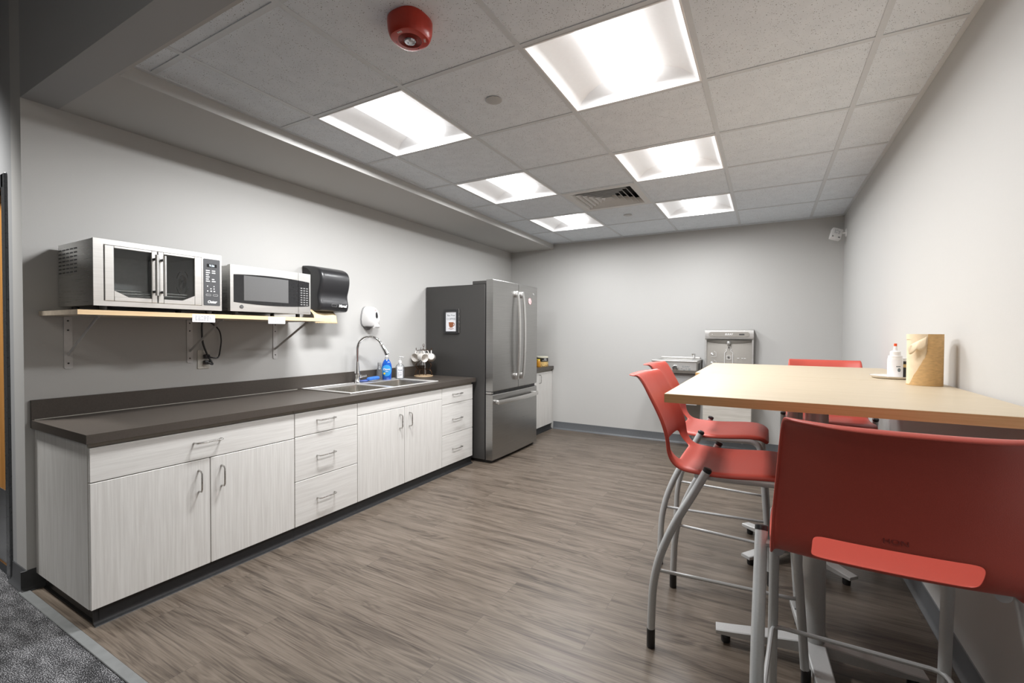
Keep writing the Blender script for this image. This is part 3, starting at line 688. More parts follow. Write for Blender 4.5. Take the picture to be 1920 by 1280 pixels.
text('label_text', 'Purell', 0.016, m_ @ frame(0.001, -0.0279, 0.085, '-y'), M['greyprint'], t, 0.0003, shear=0.2, bold=0.0005)
strips(0.04, 0.045, 6, 2, seed=3, m=m_ @ frame(0.001, -0.0279, 0.045, '-y')).build('label_print', M['ink'], t, False)

t = thing('clear_bottle', 'narrow clear bottle left of the blue soap', 'bottle', (0.060, 3.020, ZT))
m_ = lay((0.060, 3.020, ZT + 0.0005), VIEW)
MB().lathe([(0.024, 0), (0.026, 0.004), (0.026, 0.085), (0.020, 0.105), (0.015, 0.120), (0.015, 0.132)], n=20, mat=m_).build('bottle', M['clear'], t)
MB().lathe([(0.017, 0.130), (0.017, 0.160), (0.015, 0.163), (0, 0.163)], n=20, mat=m_).build('cap', M['greyplastic'], t)

# mug tree
rx, ry = 0.14, 3.535
t = thing('mug_rack', 'bronze wire mug tree with a round wooden base beside the fridge', 'mug rack', (rx, ry, ZT))
MB().lathe([(0.090, 0.0005), (0.093, 0.004), (0.093, 0.009), (0.090, 0.012), (0, 0.012)], (rx, ry, ZT), 36).build('base', M['lightwood'], t)
b = MB()
for k in range(8):
    a = 2 * PI * k / 8 + 0.2; c, s_ = math.cos(a), math.sin(a)
    P = [(0.083, 0.012), (0.088, 0.03), (0.080, 0.055), (0.066, 0.072), (0.072, 0.090), (0.083, 0.108), (0.078, 0.126), (0.055, 0.142), (0.030, 0.165), (0.014, 0.20)]
    b.tube(spline([(rx + r_ * c, ry + r_ * s_, ZT + z) for r_, z in P], 4), 0.0022, 6)
for r_, z in ((0.067, 0.072), (0.085, 0.014)): b.tube([(rx + r_ * math.cos(2 * PI * i / 32), ry + r_ * math.sin(2 * PI * i / 32), ZT + z) for i in range(32)], 0.0022, 6, closed=True)
b.tube([(rx, ry, ZT + 0.012), (rx, ry, ZT + 0.31)], 0.0025, 6)
b.tube([(rx + 0.013 * math.cos(a * PI / 6), ry, ZT + 0.31 + 0.013 * math.sin(a * PI / 6)) for a in range(12)], 0.002, 6, closed=True)
b.build('wire_frame', M['bronze'], t)
b = MB()
b.tube([(rx + 0.045 * math.cos(2 * PI * i / 32), ry + 0.045 * math.sin(2 * PI * i / 32), ZT + 0.262) for i in range(32)], 0.0025, 6, closed=True)
HK = [20, 65, 110, 150, 190, 248, 305]
for k in HK:
    a = math.radians(k); c, s_ = math.cos(a), math.sin(a)
    b.tube(spline([(rx + r_ * c, ry + r_ * s_, ZT + z) for r_, z in ((0.0, 0.266), (0.045, 0.262), (0.068, 0.258), (0.082, 0.262), (0.084, 0.284))], 4), 0.0022, 6)
b.build('hooks', M['bronze'], t)
def mug(label):
    """hangs by its handle: local -z is down the handle side, the mouth points along +x"""
    o = thing('mug', label, 'mug', (0, 0, 0), 'mugs hanging on the wire rack'); ORG[o.name] = Vector((0, 0, 0))
    ax_ = Matrix.Rotation(PI / 2, 4, 'Y')       # lathe axis z -> x
    MB().lathe([(0.0, 0.0), (0.026, 0.0), (0.031, 0.004), (0.036, 0.03), (0.041, 0.075), (0.0425, 0.088), (0.0405, 0.089), (0.038, 0.075), (0.033, 0.03), (0.027, 0.008), (0.0, 0.006)], n=32, mat=Matrix.Translation((-0.045, 0, -0.062)) @ ax_, caps=False).build('cup', M['ceramic'], o)
    MB().tube(spline([(-0.028, 0, -0.030), (-0.020, 0, -0.008), (0.0, 0, 0.002), (0.018, 0, -0.006), (0.026, 0, -0.024)], 5), 0.0052, 10).build('handle', M['ceramic'], o)
    return o
MG = [(190, -80, 'white mug on the wire rack seen into its mouth, nearest the wall'), (305, -15, 'white mug on the front of the wire rack, turned half away'), (20, 128, 'white mug on the wire rack showing its round bottom, nearest the fridge'), (110, 30, 'white mug at the back of the wire rack, mostly hidden')]
mg0 = None
for (hk, rz, lab) in MG:
    o = mug(lab) if mg0 is None else copy_tree(mg0)
    mg0 = mg0 or o; o['label'] = lab
    a = math.radians(hk); o.location = (rx + 0.080 * math.cos(a), ry + 0.080 * math.sin(a), ZT + 0.2555); o.rotation_euler = (0, math.radians(8), math.radians(rz))

# ------------------------------------------------------------------ shelf over the counter
SXF, SY_0, SY_1, SZ0, SZ1 = 0.473, 0.818, 2.155, 1.340, 1.362
t = thing('wall_shelf', 'pale wood shelf on metal brackets holding the oven and microwave', 'shelf', (0.24, 1.49, SZ0))
MB().box(0.004, SXF - 0.0015, SY_0, SY_1, SZ0, SZ1).build('board', M['shelfwood'], t, False)
MB().box(SXF - 0.0015, SXF, SY_0, SY_1, SZ0, SZ1).build('edge_band', M['shelfedge'], t, False)
for y in (0.925, 1.489, 2.052):
    b = MB(); b.prism(rrect(0.033, 0.268, 0.008, 3), 0.0, 0.0035, frame(0.0008, y, SZ0 - 0.134, '+x')); b.box(0.0008, 0.405, y - 0.0165, y + 0.0165, SZ0 - 0.0035, SZ0 - 0.0002)
    o = b.build('bracket', M['bracket'], t, False)
    MB().tube([(0.004, y, 1.145), (0.020, y, 1.153), (0.350, y, SZ0 - 0.010), (0.375, y, SZ0 - 0.0045)], 0.0085, 8, flat=0.45).build('brace', M['bracket'], o)
    for z in (1.318, 1.270, 1.100): MB().lathe([(0.0045, 0), (0.0040, 0.0018), (0, 0.0022)], mat=frame(0.0042, y, z, '+x'), n=12).build('screw', M['dark'], o)
for (y, w_, h_, sd, lab) in ((1.335, 0.114, 0.041, 11, 'white paper note taped to the shelf edge under the toaster oven'), (1.755, 0.112, 0.041, 12, 'white paper note taped to the shelf edge under the microwave')):
    t = thing('paper_note', lab, 'note', (SXF + 0.0006, y, 1.3375), 'paper notes on the shelf edge')
    MB().prism([(-w_ / 2, -h_ / 2), (w_ / 2, -h_ / 2), (w_ / 2, h_ / 2), (-w_ / 2, h_ / 2)], 0, 0.0010, frame(SXF - 0.0004, y, 1.3375, '+x')).build('sheet', M['paper'], t, False)
    strips(w_ * 0.75, h_ * 0.62, 4, 6, (0.5, 0.9), sd, frame(SXF + 0.0009, y, 1.338, '+x')).build('print', M['ink'], t, False)
# ------------------------------------------------------------------ toaster oven
OX0, OX1, OY0, OY1, OZ0, OZ1 = 0.03, 0.440, 0.884, 1.446, 1.387, 1.692
t = thing('toaster_oven', 'stainless countertop oven with two french doors at the left of the shelf', 'oven', (0.23, 1.16, SZ1))
CY0, CY1, CZ0, CZ1 = 0.925, 1.335, 1.412, 1.664         # cavity
b = MB(); X1 = OX1 - 0.012
b.box(OX0, X1, OY0, CY0, OZ0, OZ1); b.box(OX0, X1, CY1, OY1 - 0.003, OZ0, OZ1); b.box(OX0, X1, CY0, CY1, OZ0, CZ0); b.box(OX0, X1, CY0, CY1, CZ1, OZ1); b.box(OX0, 0.075, CY0, CY1, CZ0, CZ1)
b.build('body', M['steel'], t, False)
b = MB()
for r_ in range(7):
    for c_ in range(5):
        y, z = OY0, OZ1 - 0.030 - r_ * 0.0185; x = 0.055 + c_ * 0.047
        b.prism(rrect(0.034, 0.0065, 0.003, 3), 0.0002, 0.0012, frame(x, y, z, '-y'))
b.build('vent_slots', M['dark'], t, False)
b = MB(); b.box(0.082, OX1 - 0.03, CY0 + 0.001, CY0 + 0.004, CZ0 + 0.001, CZ1 - 0.001); b.box(0.082, OX1 - 0.03, CY1 - 0.004, CY1 - 0.001, CZ0 + 0.001, CZ1 - 0.001); b.box(0.077, 0.082, CY0 + 0.001, CY1 - 0.001, CZ0 + 0.001, CZ1 - 0.001); b.box(0.082, OX1 - 0.03, CY0 + 0.004, CY1 - 0.004, CZ0 + 0.001, CZ0 + 0.004); b.box(0.082, OX1 - 0.03, CY0 + 0.004, CY1 - 0.004, CZ1 - 0.004, CZ1 - 0.001)
b.build('cavity_lining', M['cavity'], t, False)
fm = frame(0.265, CY1 - 0.0052, 1.540, '-y'); b = MB()      # fan cover on the side wall of the cavity
for k in range(5):
    r_ = 0.008 + 0.008 * k; b.tube([fm @ Vector((r_ * math.cos(2 * PI * i / 28), r_ * math.sin(2 * PI * i / 28), 0.0)) for i in range(28)], 0.0018, 6, closed=True)
for r_ in (0.066,):
    for q in range(4): b.tube([fm @ Vector((r_ * math.cos(a), r_ * math.sin(a), 0.0)) for a in [q * PI / 2 + 0.35 + i * 0.1 for i in range(9)]], 0.003, 6)
b.build('fan_grille', M['dark'], t)
for z in (1.448, 1.462):
    b = MB()
    for i in range(15): b.tube([(0.09, CY0 + 0.01 + i * 0.028, z), (OX1 - 0.04, CY0 + 0.01 + i * 0.028, z)], 0.0016, 6)
    for x in (0.09, 0.24, OX1 - 0.04): b.tube([(x, CY0 + 0.006, z), (x, CY1 - 0.006, z)], 0.0022, 6)
    b.build('wire_rack', M['chrome'], t)
b = MB()                                                # front bezel ring
frame_outer, frame_inner = [], []
def ringY(b, y0, y1, z0, z1, Y0, Y1, Z0, Z1, xa, xb):
    for (a, c, d, e) in ((y0, Y0, z0, z1), (Y1, y1, z0, z1), (Y0, Y1, z0, Z0), (Y0, Y1, Z1, z1)): b.box(xa, xb, a, c, d, e)
ringY(b, OY0, OY1, OZ0 - 0.003, OZ1 + 0.002, CY0 - 0.004, CY1 + 0.008, CZ0 - 0.005, CZ1 + 0.006, OX1 - 0.012, OX1)
b.build('bezel', M['steelh'], t, False)
ym = (CY0 + CY1) / 2 + 0.006
for (a, c, s_) in ((CY0 - 0.001, ym - 0.0015, 1), (ym + 0.0015, CY1 + 0.006, -1)):
    xa, xb = OX1 - 0.010, OX1 + 0.004; z0, z1 = CZ0 - 0.003, CZ1 + 0.004
    wo, wi = 0.036, 0.025                               # stile widths: outer, meeting
    L0, L1 = (a + wo, c - wi) if s_ == 1 else (a + wi, c - wo)
    b = MB()
    b.box(xa, xb, a, L0, z0, z1, 0.002, 1); b.box(xa, xb, L1, c, z0, z1, 0.002, 1); b.box(xa, xb, L0, L1, z1 - 0.010, z1, 0.001, 1); b.box(xa, xb, L0, L1, z0, z0 + 0.020, 0.001, 1)
    tri = [(L0, z0 + 0.02), (L0 + 0.055, z0 + 0.02), (L0, z0 + 0.048)] if s_ == 1 else [(L1, z0 + 0.02), (L1, z0 + 0.048), (L1 - 0.055, z0 + 0.02)]
    b.prism(tri, xa + 0.001, xb - 0.0005, Matrix(((0, 0, 1, 0), (1, 0, 0, 0), (0, 1, 0, 0), (0, 0, 0, 1))))
    d = b.build('door', M['steelh'], t, False)
    MB().box(xa + 0.003, xa + 0.007, L0, L1, z0 + 0.018, z1 - 0.008).build('glass', M['ovenglass'], d, False)
    hy = ym - s_ * 0.017
    hb = MB(); hb.tube([(xb + 0.032, hy, z0 + 0.035), (xb + 0.032, hy, z1 - 0.022)], 0.0075, 12); hb.build('handle', M['steelh'], d)
    hb = MB()
    for z in (z0 + 0.055, z1 - 0.042): hb.tube([(xb - 0.001, hy, z), (xb + 0.027, hy, z)], 0.0065, 10)
    hb.build('handle_post', M['dark'], d)
b = MB(); PY0, PY1 = CY1 + 0.016, OY1 - 0.010; pm = frame(OX1 + 0.0001, (PY0 + PY1) / 2, (CZ0 + CZ1) / 2, '+x')
b.prism(rrect(PY1 - PY0, CZ1 - CZ0 + 0.004, 0.004, 3), -0.002, 0.0015, pm); p = b.build('control_panel', M['panel'], t, False)
MB().prism(rrect(0.052, 0.018, 0.002, 2, 0, 0.092), 0.0016, 0.0022, pm).build('display', M['blackgloss'], p, False)
text('clock_digits', '9:26', 0.016, pm @ Matrix.Translation((0, 0.092, 0.0023)), M['led'], p, 0.0002)
strips(0.062, 0.070, 6, 2, (0.4, 0.75), 21, pm @ Matrix.Translation((0, 0.035, 0.0016))).build('button_labels', M['whiteink'], p, False)
strips(0.050, 0.040, 3, 3, (0.25, 0.5), 22, pm @ Matrix.Translation((0, -0.035, 0.0016))).build('button_labels', M['whiteink'], p, False)
for y in (-0.018, 0.018): MB().tube([pm @ Vector((u, v, 0.0016)) for u, v in rrect(0.026, 0.009, 0.004, 3, y, -0.070)], 0.0006, 4, closed=True).build('button_outline', M['whiteink'], p, False)
text('brand_lettering', 'Oster', 0.020, pm @ Matrix.Translation((0, -0.108, 0.0016)), M['whiteink'], p, 0.0004, shear=0.25, bold=0.0008)
for x in (0.07, 0.40):
    for y in (OY0 + 0.05, OY1 - 0.05): MB().lathe([(0.013, 0), (0.015, 0.006), (0.015, OZ0 - SZ1 + 0.002)], (x, y, SZ1), 14).build('foot', M['black'], t)

# ------------------------------------------------------------------ microwave
WX0, WX1, WY0, WY1, WZ0, WZ1 = 0.05, 0.425, 1.508, 2.040, 1.387, 1.658
t = thing('microwave', 'stainless and black microwave oven beside the black towel dispenser', 'microwave', (0.24, 1.77, SZ1))
MB().box(WX0, WX1 - 0.04, WY0 + 0.004, WY1 - 0.004, WZ0 + 0.002, WZ1 - 0.002, 0.004, 1).build('case', M['steel'], t, False)
b = MB()
for k in range(8): b.prism(rrect(0.06, 0.004, 0.0018, 2), 0.0002, 0.001, frame(0.27, WY0 + 0.004, WZ0 + 0.04 + k * 0.011, '-y'))
b.build('vent_slots', M['dark'], t, False)
wm = frame(WX1, (WY0 + WY1) / 2, (WZ0 + WZ1) / 2, '+x'); W_, H_ = WY1 - WY0, WZ1 - WZ0
def bow(y): return 0.012 * (1 - (2 * y / W_) ** 2)       # the front bulges a little
b = MB(); n = 20
def bowed(y0, y1, z0f, z1f, d0, d1, n=16):
    m2 = MB(); R = []
    for i in range(n + 1):
        y = y0 + (y1 - y0) * i / n; z0, z1 = z0f(y), z1f(y); x = bow(y)
        R.append([wm @ Vector(q) for q in ((y, z0, d0), (y, z1, d0), (y, z1, x + d1), (y, z0, x + d1))])
    m2.rings(R); return m2
split = W_ * 0.5 - 0.098
bowed(-W_ / 2, split - 0.001, lambda y: -H_ / 2, lambda y: H_ / 2, -0.04, -0.012).build('door', M['steelh'], t, True, 25)
bowed(split + 0.001, W_ / 2, lambda y: -H_ / 2, lambda y: H_ / 2, -0.04, -0.012).build('control_side', M['steelh'], t, True, 25)
lo = lambda y: -H_ / 2 + 0.045 - 0.014 * (1 - (2 * y / W_) ** 2) + 0.010
hi = lambda y: H_ / 2 - 0.050 + 0.012 * (1 - (2 * y / W_) ** 2) - 0.008
bowed(-W_ / 2 + 0.018, split - 0.001, lo, hi, -0.02, -0.0105).build('door_glass', M['blackgloss'], t, True, 25)
bowed(split + 0.001, W_ / 2 - 0.012, lo, hi, -0.02, -0.0105).build('control_panel', M['blackgloss'], t, True, 25)
bowed(-W_ / 2 + 0.075, split - 0.075, lambda y: -0.070, lambda y: 0.078, -0.02, -0.0098).build('window', M['mwin'], t, True, 25)
b = MB(); cy = (split + W_ / 2) / 2 - 0.004
for r_ in range(8):
    for c_ in range(3):
        y = cy + (c_ - 1) * 0.022; z = 0.035 - r_ * 0.0155
        b.prism([(y - 0.007, z - 0.0035), (y + 0.007, z - 0.0035), (y + 0.007, z + 0.0035), (y - 0.007, z + 0.0035)], bow(y) - 0.0104, bow(y) - 0.0098, wm)
b.build('keypad', M['key'], t, False)
yb = cy; b = MB(); b.prism(rrect(0.080, 0.026, 0.003, 3, yb + 0.002, -H_ / 2 + 0.026), bow(yb) - 0.014, bow(yb) - 0.0085, wm); b.build('door_button', M['steelh'], t, False)
bm_ = wm @ Matrix.Translation((-W_ / 2 + 0.062, -H_ / 2 + 0.027, bow(-W_ / 2 + 0.062) - 0.0125)); o = MB().lathe([(0.0112, 0), (0.0112, 0.0018), (0, 0.0022)], n=24, mat=bm_).build('badge', M['dark'], t)
text('monogram', 'GE', 0.0125, bm_ @ Matrix.Translation((0, 0, 0.0022)), M['silver'], o, 0.0004, shear=0.2)
for x in (0.08, 0.36):
    for y in (WY0 + 0.06, WY1 - 0.06): MB().lathe([(0.012, 0), (0.013, 0.005), (0.013, WZ0 - SZ1 + 0.004)], (x, y, SZ1), 14).build('foot', M['black'], t)

# ------------------------------------------------------------------ towel dispenser, paper, soap dispenser
t = thing('towel_dispenser', 'large black paper towel dispenser on the wall above the sink end of the shelf', 'towel dispenser', (0, 2.41, 1.42))
prof = [(1.425, 0.150), (1.428, 0.195), (1.445, 0.214), (1.480, 0.222), (1.520, 0.213), (1.555, 0.212), (1.600, 0.226), (1.650, 0.236), (1.700, 0.232), (1.735, 0.210), (1.760, 0.160), (1.772, 0.090), (1.775, 0.03)]
def sec(z, d, y0, y1, x0, rr=0.03):
    pts = [(x0, y0), (max(x0 + 0.002, d - rr), y0)]
    for i in range(1, 5): a = math.radians(90 * i / 5); pts.append((max(x0 + 0.002, d - rr + rr * math.sin(a)), y0 + rr * (1 - math.cos(a))))
    pts.append((d, y0 + rr)); pts.append((d, y1 - rr))
    for i in range(1, 5): a = math.radians(90 * i / 5); pts.append((max(x0 + 0.002, d - rr + rr * math.cos(a)), y1 - rr * (1 - math.sin(a))))
    pts += [(max(x0 + 0.002, d - rr), y1), (x0, y1)]
    return [(x, y, z) for x, y in pts]
pz = spline([(d, 0, z) for z, d in prof], 4)
MB().rings([sec(p_.z, max(0.012, p_.x - 0.07), 2.278, 2.532, 0.001, 0.01) for p_ in pz]).build('housing', M['blackmatte'], t)
MB().rings([sec(p_.z, p_.x, 2.268, 2.542, max(0.02, p_.x - 0.115), 0.028) for p_ in pz if p_.x > 0.05]).build('cover', M['smoke'], t)
text('brand_lettering', 'Marcal', 0.027, frame(0.2245, 2.470, 1.470, '+x'), M['whiteink'], t, 0.0012, shear=0.25, bold=0.0014)
MB().tube([frame(0.2242, 2.390, 1.472, '+x') @ Vector((u, v, 0)) for u, v in rrect(0.045, 0.020, 0.005, 3)], 0.0010, 4, closed=True).build('lock_window', M['greyplastic'], t)
t = thing('paper_towel', 'tan paper towel hanging from the black dispenser over the shelf end', 'paper towel', (0.13, 2.36, 1.33))
b = MB(); n = 24; R = []
for k, (x, z) in enumerate(((0.115, 1.440), (0.150, 1.418), (0.175, 1.395), (0.185, 1.350), (0.190, 1.338))):
    R.append([(x + 0.006 * math.sin(i * 0.4), 2.245 + 0.205 * i / n, z - (0.006 if (k == 4 and i % 2) else 0)) for i in range(n + 1)])
b.rings(R, False, False, False); o = b.build('sheet', M['towel'], t)
md = o.modifiers.new('thickness', 'SOLIDIFY'); md.thickness = 0.0012

t = thing('soap_dispenser', 'white wall soap dispenser above the tap', 'soap dispenser', (0, 2.93, 1.30))
def hs(z, w, d, x0, n=14): return [(x0 + d * math.sin(PI * i / n) ** 0.75, 2.935 - w / 2 * math.copysign(abs(math.cos(PI * i / n)) ** 0.8, math.cos(PI * i / n)), z) for i in range(n + 1)]
SP = [(1.318, 0.100, 0.060), (1.325, 0.130, 0.082), (1.345, 0.150, 0.096), (1.380, 0.158, 0.104), (1.420, 0.150, 0.100), (1.455, 0.132, 0.088), (1.480, 0.108, 0.068), (1.493, 0.080, 0.045), (1.497, 0.05, 0.025)]
b = MB(); b.rings([hs(z, w_ + 0.012, max(0.006, 0.014), 0.0008) for z, w_, d in [(1.290, 0.02, 0), (1.303, 0.06, 0)] + SP]); b.build('back_plate', M['greyplastic'], t)
MB().rings([hs(z, w_, d, 0.012) for z, w_, d in SP]).build('cover', M['white'], t)
b = MB(); n = 20
def drop(i, k): 
    a = 2 * PI * i / n; r_ = 0.011 * (1 - 0.45 * math.sin(a)) * k; return (r_ * math.cos(a), 0.028 * math.sin(a) * k)
fd = frame(0.1105, 2.935, 1.418, '+x')
b.rings([[fd @ Vector((*drop(i, 1.0), -0.004 if True else 0)) for i in range(n)], [fd @ Vector((*drop(i, 1.0), 0.0055)) for i in range(n)], [fd @ Vector((*drop(i, 0.8), 0.0045)) for i in range(n)]]); b.build('sight_window', M['smoke'], t)
b = MB(); b.rings([[(x, 2.935 + s_ * w_, z) for s_, w_ in ((-1, w0), (1, w0))] + [(x - 0.02, 2.935 + w0, z), (x - 0.02, 2.935 - w0, z)] for x, z, w0 in ((0.112, 1.305, 0.026), (0.122, 1.318, 0.026), (0.122, 1.335, 0.018), (0.117, 1.347, 0.008))]); b.build('push_lever', M['white'], t)
MB().lathe([(0.004, 0), (0.004, 0.001), (0, 0.001)], mat=frame(0.1005, 2.932, 1.462, '+x')).build('marking', M['redprint'], t)

# ------------------------------------------------------------------ outlet and cords
oy, oz = 1.568, 1.090
t = thing('wall_outlet', 'white double power outlet under the shelf', 'outlet', (0, oy, oz))
MB().prism(rrect(0.072, 0.117, 0.005, 3), 0.0006, 0.006, frame(0, oy, oz, '+x')).build('cover_plate', M['almond'], t, False)
MB().prism(rrect(0.035, 0.070, 0.003, 3), 0.006, 0.0075, frame(0, oy, oz, '+x')).build('receptacle', M['almond'], t, False)
for z in (0.048, -0.048): MB().lathe([(0.003, 0), (0.003, 0.001), (0, 0.001)], mat=frame(0.006, oy, oz + z, '+x'), n=10).build('screw', M['nickel'], t)
for (lab, pz_, pts, pw) in (('black power cord running straight up from the lower socket', oz - 0.019, [(0.034, 1.575, oz - 0.019), (0.045, 1.600, 1.058), (0.038, 1.590, 1.085), (0.030, 1.572, 1.13), (0.024, 1.553, 1.20), (0.020, 1.550, 1.28), (0.002 + 0.02, 1.552, 1.335)], 0.0055),
                      ('black power cord looping out from the upper socket', oz + 0.019, [(0.034, 1.575, oz + 0.019), (0.050, 1.610, 1.098), (0.045, 1.636, 1.105), (0.035, 1.652, 1.15), (0.028, 1.662, 1.215), (0.024, 1.652, 1.275), (0.020, 1.615, 1.315), (0.016, 1.585, 1.335)], 0.0042)):
    t = thing('power_cord', lab, 'power cord', (0.008, 1.575, pz_), 'cords plugged into the wall outlet')
    MB().box(0.0076, 0.036, 1.560, 1.592, pz_ - 0.013, pz_ + 0.013, 0.006, 2).build('plug', M['black'], t)
    MB().tube(spline(pts, 6), pw, 8).build('cord', M['black'], t)

# ------------------------------------------------------------------ fridge
FY0, FY1, FXB, FXD = 3.725, 4.690, 0.742, 0.838
t = thing('fridge', 'tall stainless french door fridge with dark grey sides', 'fridge', (0.40, 4.21, 0))
MB().box(0.012, FXB, FY0, FY1, 0.03, 1.742, 0.004, 1).build('case', M['fridgeside'], t, False)
MB().box(0.06, 0.80, FY0 + 0.02, FY1 - 0.02, 0.004, 0.032).build('base_grille', M['black'], t, False)
MB().box(FXB, FXB + 0.014, FY0 + 0.012, FY1 - 0.012, 0.04, 1.735).build('gasket', M['black'], t, False)
ymid = 4.222
def fdoor(name, y0, y1, z0, z1):
    b = MB(); n = 10; R = []
    for i in range(n + 1):
        y = y0 + (y1 - y0) * i / n; q = (y - (FY0 + FY1) / 2) / ((FY1 - FY0) / 2); x = FXD - 0.012 * q * q + 0.006
        R.append([(FXB + 0.014, y, z0), (x - 0.004, y, z0), (x, y, z0 + 0.006), (x, y, z1 - 0.006), (x - 0.004, y, z1), (FXB + 0.014, y, z1)])
    b.rings(R); return b.build(name, M['slate'], t, True, 30)
d1 = fdoor('door', FY0 + 0.003, ymid - 0.003, 0.700, 1.785); d2 = fdoor('door', ymid + 0.003, FY1 - 0.003, 0.700, 1.785); dz = fdoor('freezer_drawer', FY0 + 0.003, FY1 - 0.003, 0.032, 0.668)
MB().box(FXB + 0.015, FXD - 0.03, FY0 + 0.01, FY1 - 0.01, 0.668, 0.700).build('door_gap_gasket', M['black'], t, False)
for y in (FY0 + 0.008, FY1 - 0.10): MB().box(0.59, 0.80, y, y + 0.09, 1.7425, 1.776, 0.004, 1).build('hinge_cover', M['fridgeside'], t, False)
MB().box(FXB + 0.012, FXD - 0.02, FY0 + 0.0005, FY0 + 0.04, 0.672, 0.694, 0.004, 1).build('mid_hinge', M['nickel'], t, False)
for (d, y) in ((d1, ymid - 0.062), (d2, ymid + 0.052)):
    pts = [(FXD + 0.002, 1.70), (FXD + 0.034, 1.692), (FXD + 0.048, 1.62), (FXD + 0.060, 1.44), (FXD + 0.063, 1.24), (FXD + 0.060, 1.04), (FXD + 0.048, 0.86), (FXD + 0.034, 0.792), (FXD + 0.002, 0.784)]
    b = MB(); P = spline([(x, 0, z) for x, z in pts[1:-1]], 5); R = []
    for p_ in P: R.append([(p_.x - 0.014, y - 0.016, p_.z), (p_.x, y - 0.019, p_.z), (p_.x + 0.006, y, p_.z), (p_.x, y + 0.019, p_.z), (p_.x - 0.014, y + 0.016, p_.z)])
    b.rings(R)
    for z in (1.668, 0.815): b.box(FXD - 0.004, FXD + 0.036, y - 0.017, y + 0.017, z - 0.030, z + 0.034, 0.003, 1)
    b.build('handle', M['steelh'], d, True, 50)
b = MB(); R = []
for i in range(21):
    q = -1 + 2 * i / 20; y = (FY0 + FY1) / 2 + q * 0.435; x = FXD + 0.066 - 0.030 * q * q
    R.append([(x - 0.012, y, 0.577), (x, y, 0.573), (x + 0.005, y, 0.595), (x, y, 0.617), (x - 0.012, y, 0.613)])
b.rings(R)
for q in (-1, 1):
    y = (FY0 + FY1) / 2 + q * 0.418; b.box(FXD - 0.012, FXD + 0.034, y - 0.022, y + 0.022, 0.577, 0.613, 0.004, 1)
b.build('handle', M['steelh'], dz, True, 50)
MB().lathe([(0.013, 0), (0.013, 0.002), (0, 0.003)], mat=frame(FXD + 0.0, 4.585, 1.700, '+x'), n=20).build('badge', M['silver'], d2)
for (x, y) in ((0.10, FY0 + 0.06), (0.70, FY0 + 0.06), (0.10, FY1 - 0.06), (0.70, FY1 - 0.06)): MB().lathe([(0.02, 0), (0.02, 0.032)], (x, y, 0.0), 12).build('foot', M['black'], t)
t = thing('round_sticker', 'small round white and red sticker on the right fridge door', 'sticker', (FXD + 0.003, 4.487, 1.617))
sm_ = frame(FXD + 0.0045, 4.487, 1.617, '+x')
MB().lathe([(0.036, 0), (0.036, 0.0012), (0, 0.0012)], mat=sm_, n=28).build('disc', M['whiteink'], t, False)
b = MB(); b.tube([sm_ @ Vector((0.031 * math.cos(2 * PI * i / 28), 0.031 * math.sin(2 * PI * i / 28), 0.0013)) for i in range(28)], 0.0022, 6, closed=True)
for a in (0.6, 2.2, 3.8, 5.2): b.tube([sm_ @ Vector((r_ * math.cos(a + r_ * 20), r_ * math.sin(a + r_ * 20), 0.0013)) for r_ in (0.004, 0.012, 0.020)], 0.0028, 6)
b.build('print', M['redprint'], t)

t = thing('framed_sign', 'small black framed coffee sign stuck to the dark fridge side', 'sign', (0.345, FY0, 1.38))
fm = frame(0.345, FY0 - 0.001, 1.380, '-y'); b = MB()
for (x0, x1, y0, y1) in ((-0.092, -0.066, -0.122, 0.122), (0.066, 0.092, -0.122, 0.122), (-0.066, 0.066, -0.122, -0.098), (-0.066, 0.066, 0.098, 0.122)): b.box(x0, x1, y0, y1, 0, 0.020, 0.002, 1, fm)
b.build('frame', M['black'], t, False)
b = MB(); b.prism([(-0.0665, -0.0985), (0.0665, -0.0985), (0.0665, 0.0985), (-0.0665, 0.0985)], 0.001, 0.010, fm); o = b.build('print', M['paper'], t, False)
text('lettering', 'But First', 0.029, fm @ Matrix.Translation((0, 0.062, 0.0101)), M['inkdark'], o, 0.0003, sx=0.95)
text('lettering', 'COFFEE', 0.032, fm @ Matrix.Translation((0, 0.026, 0.0101)), M['inkdark'], o, 0.0003, sx=0.98)
cup = [(-0.030, -0.006), (0.030, -0.006), (0.027, -0.040), (0.018, -0.060), (-0.016, -0.060), (-0.026, -0.040)]
b = MB(); b.prism(list(reversed(cup)), 0.0101, 0.0106, fm); b.tube([fm @ Vector(p) for p in ((0.028, -0.014, 0.0104), (0.042, -0.018, 0.0104), (0.042, -0.034, 0.0104), (0.026, -0.044, 0.0104))], 0.0035, 6); b.tube([fm @ Vector(p) for p in ((-0.032, -0.068, 0.0104), (-0.01, -0.073, 0.0104), (0.012, -0.073, 0.0104), (0.034, -0.068, 0.0104))], [0.001, 0.003, 0.003, 0.001], 6)
b.build('cup_drawing', M['brown'], o)
MB().box(0.094, 0.100, -0.115, 0.128, 0.0, 0.012, 0.001, 1, fm).build('magnet_strip', M['nickel'], t, False)

